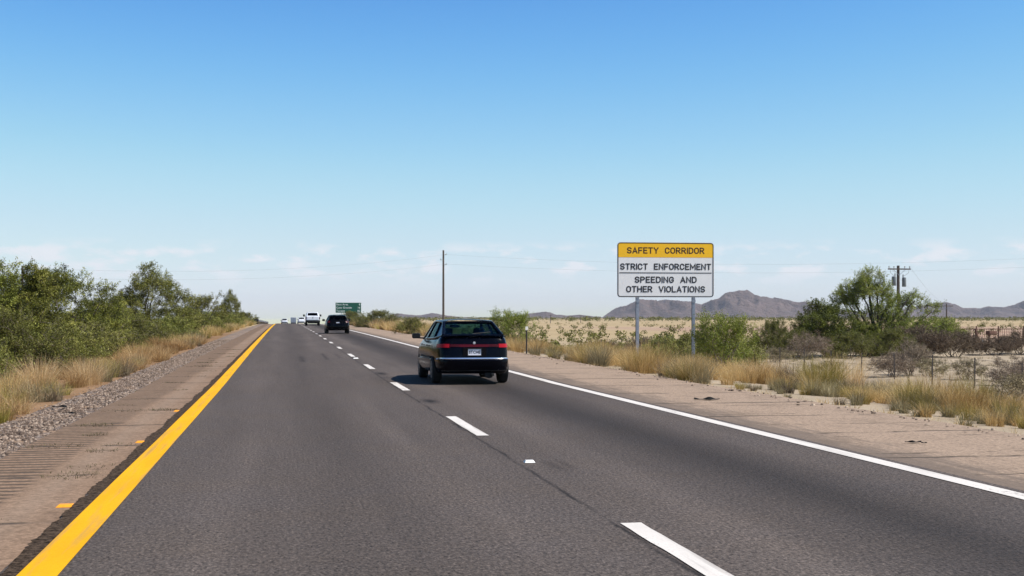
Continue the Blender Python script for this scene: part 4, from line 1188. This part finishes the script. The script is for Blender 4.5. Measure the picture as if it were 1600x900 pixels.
def stroke_line(body, height, width, stroke, cz, y, mat, parent):
    x = 0.0; items = []; word = 0
    for ch in body:
        if ch == ' ':
            x += .46; word += 1; continue
        w, st_ = GLYPH[ch]; items.append((x, st_, word)); x += w + .30
    total = x - .30; kx = (width - stroke) / total; hz_ = height - stroke
    ms = {}
    for x0, st_, wd_ in items:
        m = ms.setdefault(wd_, MB()) if wd_ not in ms else ms[wd_]
        for li, pl in enumerate(st_):
            P = [Vector(((x0 + px_ - total / 2) * kx, cz - hz_ / 2 + pz * hz_)) for px_, pz in pl]
            P = [p for i, p in enumerate(P) if i == 0 or (p - P[i - 1]).length > 1e-5]
            L_, R_ = [], []
            for i, p in enumerate(P):
                d0 = (p - P[i - 1]).normalized() if i else (P[1] - p).normalized()
                d1 = (P[i + 1] - p).normalized() if i < len(P) - 1 else d0
                if i == 0: p = p - d1 * stroke * .5
                if i == len(P) - 1: p = p + d0 * stroke * .5
                t = (d0 + d1)
                t = t.normalized() if t.length > .05 else d1
                nrm = Vector((-t.y, t.x)); c = max(.45, abs(nrm.dot(Vector((-d1.y, d1.x)))))
                L_.append(p + nrm * stroke * .5 / c); R_.append(p - nrm * stroke * .5 / c)
            yy = y - .0006 * li
            m.grid([[(q.x, yy, q.y) for q in L_], [(q.x, yy, q.y) for q in R_]])
    for m in ms.values(): m.build('lettering', mat, parent)
for body, fz0, wk, mat in (('SAFETY  CORRIDOR', .150, .800, 'ink_brown'), ('STRICT  ENFORCEMENT', .443, .940, 'ink'), ('SPEEDING  AND', .680, .640, 'ink'), ('OTHER  VIOLATIONS', .852, .815, 'ink')):
    stroke_line(body, SH * .115, SW * wk, SH * .021, zc + SH / 2 - SH * fz0, -.0065, M[mat], sg)
for pxp in (996.3, 1084.6):
    ox = (pxp - 1040.3) / FP * D / math.cos(TH)
    p = MB(); wdt = .10
    p.box((ox, .075, (zc + SH / 2 - .12 + -.5) / 2), (.016, .12, zc + SH / 2 - .12 + .5)); p.box((ox, .022, (zc + SH / 2 - .12 - .5) / 2), (wdt, .012, zc + SH / 2 - .12 + .5)); p.box((ox, .135, (zc + SH / 2 - .12 - .5) / 2), (wdt, .012, zc + SH / 2 - .12 + .5))
    po = p.build('post', M['galv'], sg)
    MB().box((ox, .008, zc - SH / 2 - .13), (.125, .02, .10)).box((ox, .010, zc - SH / 2 - .03), (.10, .02, .05)).build('clamp', M['galv'], po)
for zz in (.3, -.3):
    local(MB().box((0, .028, zz * SH), (SW * .92, .016, .06))).build('stiffener', M['alu'], sg)

D2 = 203.0
gx0, gy0, gz0 = at(544.3, D2, 480.8)
GW, GH = 40.5 / FP * D2 / math.cos(TH) * .985, 16.6 / FP * D2
gs = empty('distance_sign', (gx0, gy0, road_z(gy0) - .1))
tag(gs, 'green highway distance sign listing Rest Area, Casa Grande and Tucson', 'road sign')
zg = gz0 - gs.location.z
local(MB().prism(round_rect(GW, GH, .08), 0, .02), zg).build('sign_panel', M['sheet_green'], gs)
local(ring_frame(GW, GH, .08, .045, -.006, -.0005), zg).build('border', M['letter_white'], gs)
for i, (a, b) in enumerate((('Rest Area', '8'), ('Casa Grande', '16'), ('Tucson', '82'))):
    zz = zg + GH * (.30 - .30 * i)
    text('lettering', a, GH * .25, (-GW / 2 + .16, -.008, zz), M['letter_white'], gs, 'LEFT', 1.1, offset=.0)
    text('lettering', b, GH * .25, (GW / 2 - .18, -.008, zz), M['letter_white'], gs, 'RIGHT', 1.1, offset=.0)
for ox in (-.265 * GW, .02 * GW, .34 * GW):
    MB().box((ox, .08, zg / 2 - .2), (.10, .12, zg + GH + -.2)).build('post', M['galv'], gs)

# delineator post
dx, dy_ = at(822.8, 49.5)
dl = empty('delineator_post', (dx, dy_, ground_z(dx, dy_))); tag(dl, 'thin dark delineator post with a white reflector cap beside the shoulder', 'post')
MB().tube([(0, 0, -.2), (0, 0, .98)], .030, 8).build('post', M['tpost'], dl)
MB().box((0, -.034, 1.06), (.105, .012, .13), None, .004).lathe([(0, .032), (.10, .032)], (0, 0, .98), 'z', 10).build('reflector', M['reflector'], dl)

# ------------------------------------------------------------------ utility poles and wires
def pole(px, d, top_py, label, arm=0.0, rad=.14, z0=None, arm_d=.35, lean=0.0):
    x, y, zt = at(px, d, top_py)
    zg_ = ground_z(x, y); t = empty('utility_pole', (x, y, zg_)); tag(t, label, 'utility pole')
    h = zt - zg_
    MB().tube([(0, 0, -.4), (lean * .5, 0, h * .5), (lean, 0, h)], [rad, rad * .88, rad * .72], 10).build('pole', M['creosote'], t, 50)
    if arm:
        a = MB().box((0, -rad - .05, h - arm_d), (arm, .10, .13)); ar = a.build('crossarm', M['creosote'], t)
        for fx in (-.46, -.24, .24, .46):
            MB().lathe([(0, .035), (.05, .02), (.12, .05), (.20, .055), (.24, .03)], (fx * arm, -rad - .05, h - arm_d + .06), 'z', 10).build('insulator', M['insul'], ar, 40)
        for s_ in (-1, 1):
            MB().tube([(s_ * arm * .27, -rad - .05, h - arm_d - .05), (0, -rad, h - arm_d - .62)], .022, 6).build('brace', M['galv'], ar)
    return t, Vector((x, y, zg_)), h
tA, bA, hA = pole(692.8, 200, 391, 'tall bare single pole rising behind the black hatchback', 0, .19)
for zz, s_ in ((.945, 1), (.885, -1), (.83, 1)):
    MB().tube([(0, -.15, hA * zz), (s_ * .42, -.15, hA * zz + .02)], .035, 6).lathe([(0, .05), (.1, .07), (.22, .04)], (s_ * .42, -.15, hA * zz), 'z', 8).build('insulator', M['insul'], tA)
tB, bB, hB = pole(1403.5, 130, 415, 'wooden pole with crossarm and two transformer cans behind the tall tree', 2.45, .19, arm_d=.36)
for s_, dz, rr in ((-.52, -2.05, .23), (.58, -2.15, .21)):
    ob = MB().lathe([(0, rr * .9), (.04, rr), (.85, rr), (.93, rr * .9), (.96, rr * .4)], (s_, -.12, hB + dz), 'z', 20).build('transformer', M['canister'], tB, 40)
    MB().tube([(s_ * .8, -.12, hB + dz + .95), (s_ * .8, -.12, hB + dz + 1.25)], .05, 8).build('bushing', M['insul'], ob)
for s_ in (-1, 1):
    MB().tube([(s_ * 1.0, -.28, hB - .30), (s_ * .98, -.28, hB - .75), (s_ * .55, -.2, hB - 1.05), (s_ * .35, -.1, hB - 1.05)], .016, 5).build('jumper_wire', M['wire'], tB)
tC, bC, hC = pole(1479, 270, 474.5, 'small distant pole with crossarm standing before the right mountains', 2.7, .17, arm_d=.5)
tD, bD, hD = pole(35, 150, 415, 'slim wooden pole poking up behind the left thicket', 0, .16)
pole(860, 620, 491.5, 'faint thin pole far out on the plain, left of two', 1.8, .16)
pole(907.5, 660, 492.5, 'faint thin pole far out on the plain, right of two', 1.8, .16)
x_, y_, z_ = at(1790, 175, 392)
tE, bE, hE = pole(1790, 175, 390, 'wooden line pole beyond the right edge of the view', 0, .16)

def wire(a, b, sag, label, r=.0065):
    a, b = Vector(a), Vector(b); pts = []
    for i in range(25):
        t = i / 24; p = a.lerp(b, t); p.z -= sag * 4 * t * (1 - t); pts.append(p)
    o = MB().tube(pts, r, 5).build('power_line', M['wire'])
    tag(o, label, 'power line', 'overhead power lines')
def tp(b, h, k, dx=0.0, dyy=-.15): return b + Vector((dx, dyy, h * k))
wire(tp(bA, hA, .95, .42), tp(bD, hD, .97), 1.3, 'upper faint wire from the tall bare pole leftward over the road')
wire(tp(bA, hA, .84, .42), tp(bD, hD, .85), 1.2, 'lower faint wire from the tall bare pole leftward over the road')
wire(tp(bA, hA, .95, .42), tp(bE, hE, .97), 1.6, 'upper faint wire from the tall bare pole rightward behind the safety sign')
wire(tp(bA, hA, .84, .42), tp(bE, hE, .87), 1.5, 'lower faint wire from the tall bare pole rightward behind the safety sign')
for fx in (-.46, .46):
    wire(bB + Vector((fx * 2.45, -.24, hB - .1)), bC + Vector((fx * 2.7, -.24, hC - .25)), 1.2, 'wire from the %s end of the transformer pole crossarm to the small distant pole' % ('left' if fx < 0 else 'right'), .008)

# ------------------------------------------------------------------ fence and corral
FX = 27.6
fe = empty('wire_fence', (FX, 50, ground_z(FX, 50))); tag(fe, 'low wire fence of thin dark steel posts across the pale dirt', 'fence')
fy = [30.6 + 3.45 * k for k in range(22)]
tops = []
for k, y in enumerate(fy):
    rr = random.Random(k); z = ground_z(FX, y) - fe.location.z
    hgt = 1.22 + rr.uniform(-.05, .05); lx = rr.uniform(-.04, .04)
    p = MB(); p.box((lx * .5, y - 50, z + hgt / 2 - .1), (.012, .05, hgt + .2), Matrix.Rotation(lx * .6, 3, 'Y')); p.box((lx * .5, y - 50 - .02, z + hgt / 2 - .1), (.055, .012, hgt + .2), Matrix.Rotation(lx * .6, 3, 'Y'))
    p.build('fence_post', M['tpost'], fe); tops.append((lx, y - 50, z))
for hgt in (.35, .65, .95, 1.15):
    MB().tube([(a - .035, b, c + hgt + (.02 if i % 2 else -.02)) for i, (a, b, c) in enumerate(tops)], .0055, 4).build('fence_wire', M['tpost'], fe)
# stub of dead wood by the fence
x, y = at(1421, 47)
st = MB().tube([(0, 0, -.1), (.02, .0, .3), (-.03, .02, .62), (.04, 0, .86)], [.05, .042, .035, .02], 7).tube([(-.02, .01, .5), (-.14, .02, .78)], [.025, .01], 6).build('dead_stump', M['palebark'])
st.location = (x, y, ground_z(x, y)); tag(st, 'short pale dead stalk standing before the wire fence', 'stump')

co = empty('corral_fence', (*at(1560, 140), ground_z(*at(1560, 140))), -TH); tag(co, 'rusty pipe corral fence with thin uprights behind brown shrubs', 'fence')
for ox in (-5.1, -2.4, .0, 2.75, 5.5):
    MB().tube([(ox, 0, -.2), (ox, 0, 1.95)], .075, 8).build('fence_post', M['rust'], co)
for z in (1.62, .55):
    MB().tube([(-5.3, -.02, z), (5.6, -.02, z + .03)], .05, 6).build('rail', M['rust'], co)
pkt = MB()
for k in range(44):
    ox = -5.2 + k * .245
    pkt.box((ox, .03, .82), (.028, .028, 1.75 + .1 * math.sin(k * 3.1)))
pkt.build('pickets', M['rust'], co)
x, y = at(1546, 132)
t = empty('cattle_feeder', (x, y, ground_z(x, y)), .2); tag(t, 'dark rusty drum box on a stand in front of the corral', 'feeder')
MB().box((.25, 0, 1.25), (1.0, .6, .42), None, .06).build('drum', M['rust'], t, 40)
MB().tube([(-.05, 0, -.1), (-.05, 0, 1.1)], .11, 8).build('stand', M['rust'], t)
x, y = at(1527, 131)
o = MB().tube([(.25, 0, -.2), (.05, 0, .6), (-.12, 0, 1.2), (-.2, .0, 1.7)], [.2, .17, .14, .1], 8).tube([(-.08, 0, 1.0), (.2, 0, 1.35)], [.1, .05], 7).build('dead_stump', M['rust'])
o.location = (x, y, ground_z(x, y)); tag(o, 'leaning rust-brown dead trunk left of the drum box', 'stump')
x, y = at(1535, 128)
rk = bmesh.new(); bmesh.ops.create_icosphere(rk, subdivisions=2, radius=.22)
for v in rk.verts: v.co *= 1 + .25 * mnoise.noise(v.co * 6)
me = bpy.data.meshes.new('white_rock'); rk.to_mesh(me); rk.free()
o = link('white_rock', me, M['ceramic']); o.location = (x, y, ground_z(x, y) + .35); o.scale = (1, .8, 1.6); tag(o, 'small bright white rock at the foot of the corral', 'rock')

# ------------------------------------------------------------------ guardrail on the left at the crest
gr = empty('guardrail', (-4.45, 232, road_z(232))); tag(gr, 'pale steel guardrail at the crest left of the road', 'guardrail')
prof = [(0, .46), (.05, .52), (.0, .58), (.05, .64), (0, .70), (.05, .76)]
m = MB(); rows = []
for k in range(40):
    y = k * 4.0; z = road_z(232 + y) - gr.location.z
    rows.append([(a, y, z + b) for a, b in prof])
m.grid(rows); bmesh.ops.solidify(m.bm, geom=m.bm.faces[:], thickness=.01)
m.build('beam', M['alu'], gr)
for k in range(40):
    y = k * 4.0; z = road_z(232 + y) - gr.location.z
    MB().box((-.10, y, z + .28), (.15, .18, .98)).build('post', M['creosote'], gr)
MB().box((-.35, -1.2, .42), (.7, 1.2, .85), Matrix.Rotation(R(14), 3, 'Z'), .05).build('end_terminal', M['rubber'], gr)

# ------------------------------------------------------------------ small things on the pavement
def scrap(px, py, L, label, seed):
    d = H * FP / (py - 496); x, y = at(px, d); rr = random.Random(seed)
    rows = []
    for i in range(13):
        t = i / 12 - .5
        w = L * (.15 + .05 * math.sin(i * 1.1 + seed) + .02 * rr.random()) * (1 - abs(t * 1.7) ** 3)
        z = .014 + L * .09 * (.5 + .5 * math.sin(i * .85 + seed * 2)) * (1 - abs(t))
        c = L * .12 * math.sin(i * .55 + seed)
        rows.append([(t * L, c - w, .01), (t * L, c - w * .4, z * 1.2), (t * L, c + w * .5, z), (t * L, c + w, .012)])
    m = MB().grid(rows); bmesh.ops.solidify(m.bm, geom=m.bm.faces[:], thickness=.012)
    o = m.build('tyre_scrap', M['rubber'], None, 50); o.location = (x, y, road_z(y) - .008); o.rotation_euler = (0, 0, -.15 * seed)
    tag(o, label, 'tyre scrap')
scrap(1105, 624, .46, 'long curled black tyre scrap on the right shoulder below the fresh green bush', 1)
scrap(1427, 691, .19, 'shorter black tyre scrap on the right shoulder toward the picture edge', 2)
scrap(1444, 692.5, .07, 'small black rubber crumb beside the shorter tyre scrap', 3)
scrap(95, 636, .30, 'dark strip of rubber lying on the left gravel', 4)
scrap(112, 646, .2, 'dark rubber piece on the left gravel right of the long strip', 5)

def marker(x, y, mat, label, w=.13, l=.10, h=.022):
    m = MB(); m.bm.verts.ensure_lookup_table()
    a = [m.bm.verts.new((sx * w / 2, sy * l / 2, 0)) for sx, sy in ((-1, -1), (1, -1), (1, 1), (-1, 1))]
    b = [m.bm.verts.new((sx * w * .36, sy * l * .28, h)) for sx, sy in ((-1, -1), (1, -1), (1, 1), (-1, 1))]
    m.bm.faces.new(a[::-1]); m.bm.faces.new(b)
    for k in range(4): m.bm.faces.new((a[k], a[(k + 1) % 4], b[(k + 1) % 4], b[k]))
    o = m.build('road_marker', mat); o.location = (x, y, road_z(y) + (.002 if x > -1.6 else -.016)); tag(o, label, 'road marker')
def gp(px, py):
    d = H * FP / (py - 496); return at(px, d)
marker(*gp(103, 788), M['orange'], 'orange lane marker on the left shoulder, nearest of the orange ones', .14, .12, .018)
marker(*gp(222, 689), M['orange'], 'orange lane marker on the left shoulder, second of the orange ones', .15, .13, .018)
marker(*gp(279, 641), M['orange'], 'orange lane marker on the left shoulder, farthest and faintest of the orange ones', .15, .13, .018)
marker(*gp(827, 722.5), M['ceramic'], 'white raised lane marker between the two nearest white dashes', .11, .10, .022)
marker(*gp(556, 563.5), M['ceramic'], 'white raised lane marker far up the dashed line beyond the hatchback shadow', .18, .18, .03)

# ------------------------------------------------------------------ sky, sun, haze
SUN_EL, SUN_AZ = R(52), R(112)      # azimuth clockwise from the direction of travel
W = bpy.data.worlds.new('World'); SC.world = W; W.use_nodes = True
nt = W.node_tree; nt.nodes.clear()
def wn(k, **kw):
    n = nt.nodes.new(k)
    for a, b in kw.items(): setattr(n, a, b)
    return n
sky = wn('ShaderNodeTexSky', sky_type='NISHITA', sun_disc=False)
sky.sun_elevation = SUN_EL; sky.sun_rotation = SUN_AZ
sky.altitude = 450; sky.air_density = 1.0; sky.dust_density = 0.35; sky.ozone_density = 2.6
tc = wn('ShaderNodeTexCoord'); sep = wn('ShaderNodeSeparateXYZ'); nt.links.new(tc.outputs['Generated'], sep.inputs[0])
def wmath(op, a, b=0.0):
    n = wn('ShaderNodeMath', operation=op)
    for s_, v in zip(n.inputs, (a, b)):
        if isinstance(v, bpy.types.NodeSocket): nt.links.new(v, s_)
        else: s_.default_value = v
    return n.outputs[0]
def wmap(f, a, b, c=0.0, d=1.0):
    n = wn('ShaderNodeMapRange'); nt.links.new(f, n.inputs[0])
    for i, v in enumerate((a, b, c, d)): n.inputs[i + 1].default_value = v
    return n.outputs[0]
mp = wn('ShaderNodeVectorMath', operation='MULTIPLY'); nt.links.new(tc.outputs['Generated'], mp.inputs[0]); mp.inputs[1].default_value = (30, 30, 85)
nz = wn('ShaderNodeTexNoise'); nt.links.new(mp.outputs[0], nz.inputs['Vector'])
nz.inputs['Scale'].default_value = 1.0; nz.inputs['Detail'].default_value = 7; nz.inputs['Roughness'].default_value = .55
band = wmath('MULTIPLY', wmap(sep.outputs[2], .022, .036), wmap(sep.outputs[2], .050, .060, 1, 0))
cl = wmath('MULTIPLY', wmap(nz.outputs['Fac'], .50, .62), band)
mixc = wn('ShaderNodeMix', data_type='RGBA'); nt.links.new(wmath('MULTIPLY', cl, .85), mixc.inputs[0])
def vscale(v, k):
    n = wn('ShaderNodeVectorMath', operation='SCALE'); nt.links.new(v, n.inputs[0]); n.inputs['Scale'].default_value = k; return n.outputs[0]
KS = .5 * .095 * 1.414
crv = wn('ShaderNodeRGBCurve'); crv.mapping.use_clip = False
for ch, pts in enumerate((((.13, .018), (.20, .075), (.263, .148), (.373, .314), (.485, .467), (.759, .70)), ((.22, .07), (.33, .235), (.42, .41), (.562, .61), (.676, .723), (.828, .80)), ((.40, .20), (.55, .56), (.67, .83), (.784, .885), (.84, .885)))):
    c = crv.mapping.curves[ch]
    c.points[0].location = (0, 0); c.points[1].location = (1, .80)
    for x, y in pts: c.points.new(x * .5, y * .5)
crv.mapping.update()
nt.links.new(vscale(sky.outputs[0], KS), crv.inputs['Color'])
nt.links.new(vscale(crv.outputs[0], 1 / KS), mixc.inputs[6]); mixc.inputs[7].default_value = (6.3, 6.5, 6.9, 1)
bg = wn('ShaderNodeBackground'); bg.inputs[1].default_value = .095
nt.links.new(mixc.outputs[2], bg.inputs[0])
wo = wn('ShaderNodeOutputWorld'); nt.links.new(bg.outputs[0], wo.inputs[0])

sl = bpy.data.lights.new('sun', 'SUN'); sl.energy = 4.9; sl.angle = R(.53); sl.color = (1.0, .955, .88)
so = bpy.data.objects.new('sun', sl); COL.objects.link(so)
to_sun = Vector((math.cos(SUN_EL) * math.sin(SUN_AZ), math.cos(SUN_EL) * math.cos(SUN_AZ), math.sin(SUN_EL)))
so.rotation_euler = to_sun.to_track_quat('Z', 'Y').to_euler(); so.location = (20, -10, 40)

HAZE = 4.0e-5
if HAZE:
    hz = MB().box((0, 5000, 100), (21000, 16000, 215)).build('haze', None)
    tag(hz, 'thin pale summer haze over the plain', None, None, 'stuff')
    hm = bpy.data.materials.new('haze_air'); hm.use_nodes = True; t = hm.node_tree; t.nodes.clear()
    ov = t.nodes.new('ShaderNodeOutputMaterial'); pv = t.nodes.new('ShaderNodeVolumePrincipled')
    pv.inputs['Color'].default_value = (.80, .86, 1.0, 1); pv.inputs['Density'].default_value = HAZE
    t.links.new(pv.outputs[0], ov.inputs['Volume']); hz.data.materials.append(hm)

GROUPS = {'tree': 'desert trees along the highway', 'shrub': 'desert shrubs along the highway', 'grass tuft': 'dry grass tufts beside the shoulders', 'utility pole': 'utility poles across the plain', 'tyre scrap': 'tyre scraps on the shoulders', 'road marker': 'raised lane markers', 'car': 'cars on the highway', 'road sign': 'road signs on the right verge'}
for o in SC.objects:
    if o.parent is None and o.get('category') in GROUPS and not o.get('group'): o['group'] = GROUPS[o['category']]

# ------------------------------------------------------------------ camera and picture
cam = bpy.data.cameras.new('camera'); co_ = bpy.data.objects.new('camera', cam); COL.objects.link(co_)
co_.location = (0, 0, H); co_.rotation_euler = (R(90), 0, -TH)
cam.sensor_width = 36; cam.lens = FP / 1600 * 36; cam.shift_y = 46 / 1600
cam.clip_start = .1; cam.clip_end = 40000
SC.camera = co_
vs = SC.view_settings; vs.view_transform = 'Standard'; vs.look = 'None'; vs.exposure = 0.5; vs.gamma = 1.0; vs.use_curve_mapping = False
SC.render.engine = 'CYCLES'
cy = SC.cycles
cy.use_denoising = True; cy.max_bounces = 6; cy.transparent_max_bounces = 16; cy.volume_bounces = 0
cy.sample_clamp_indirect = 6
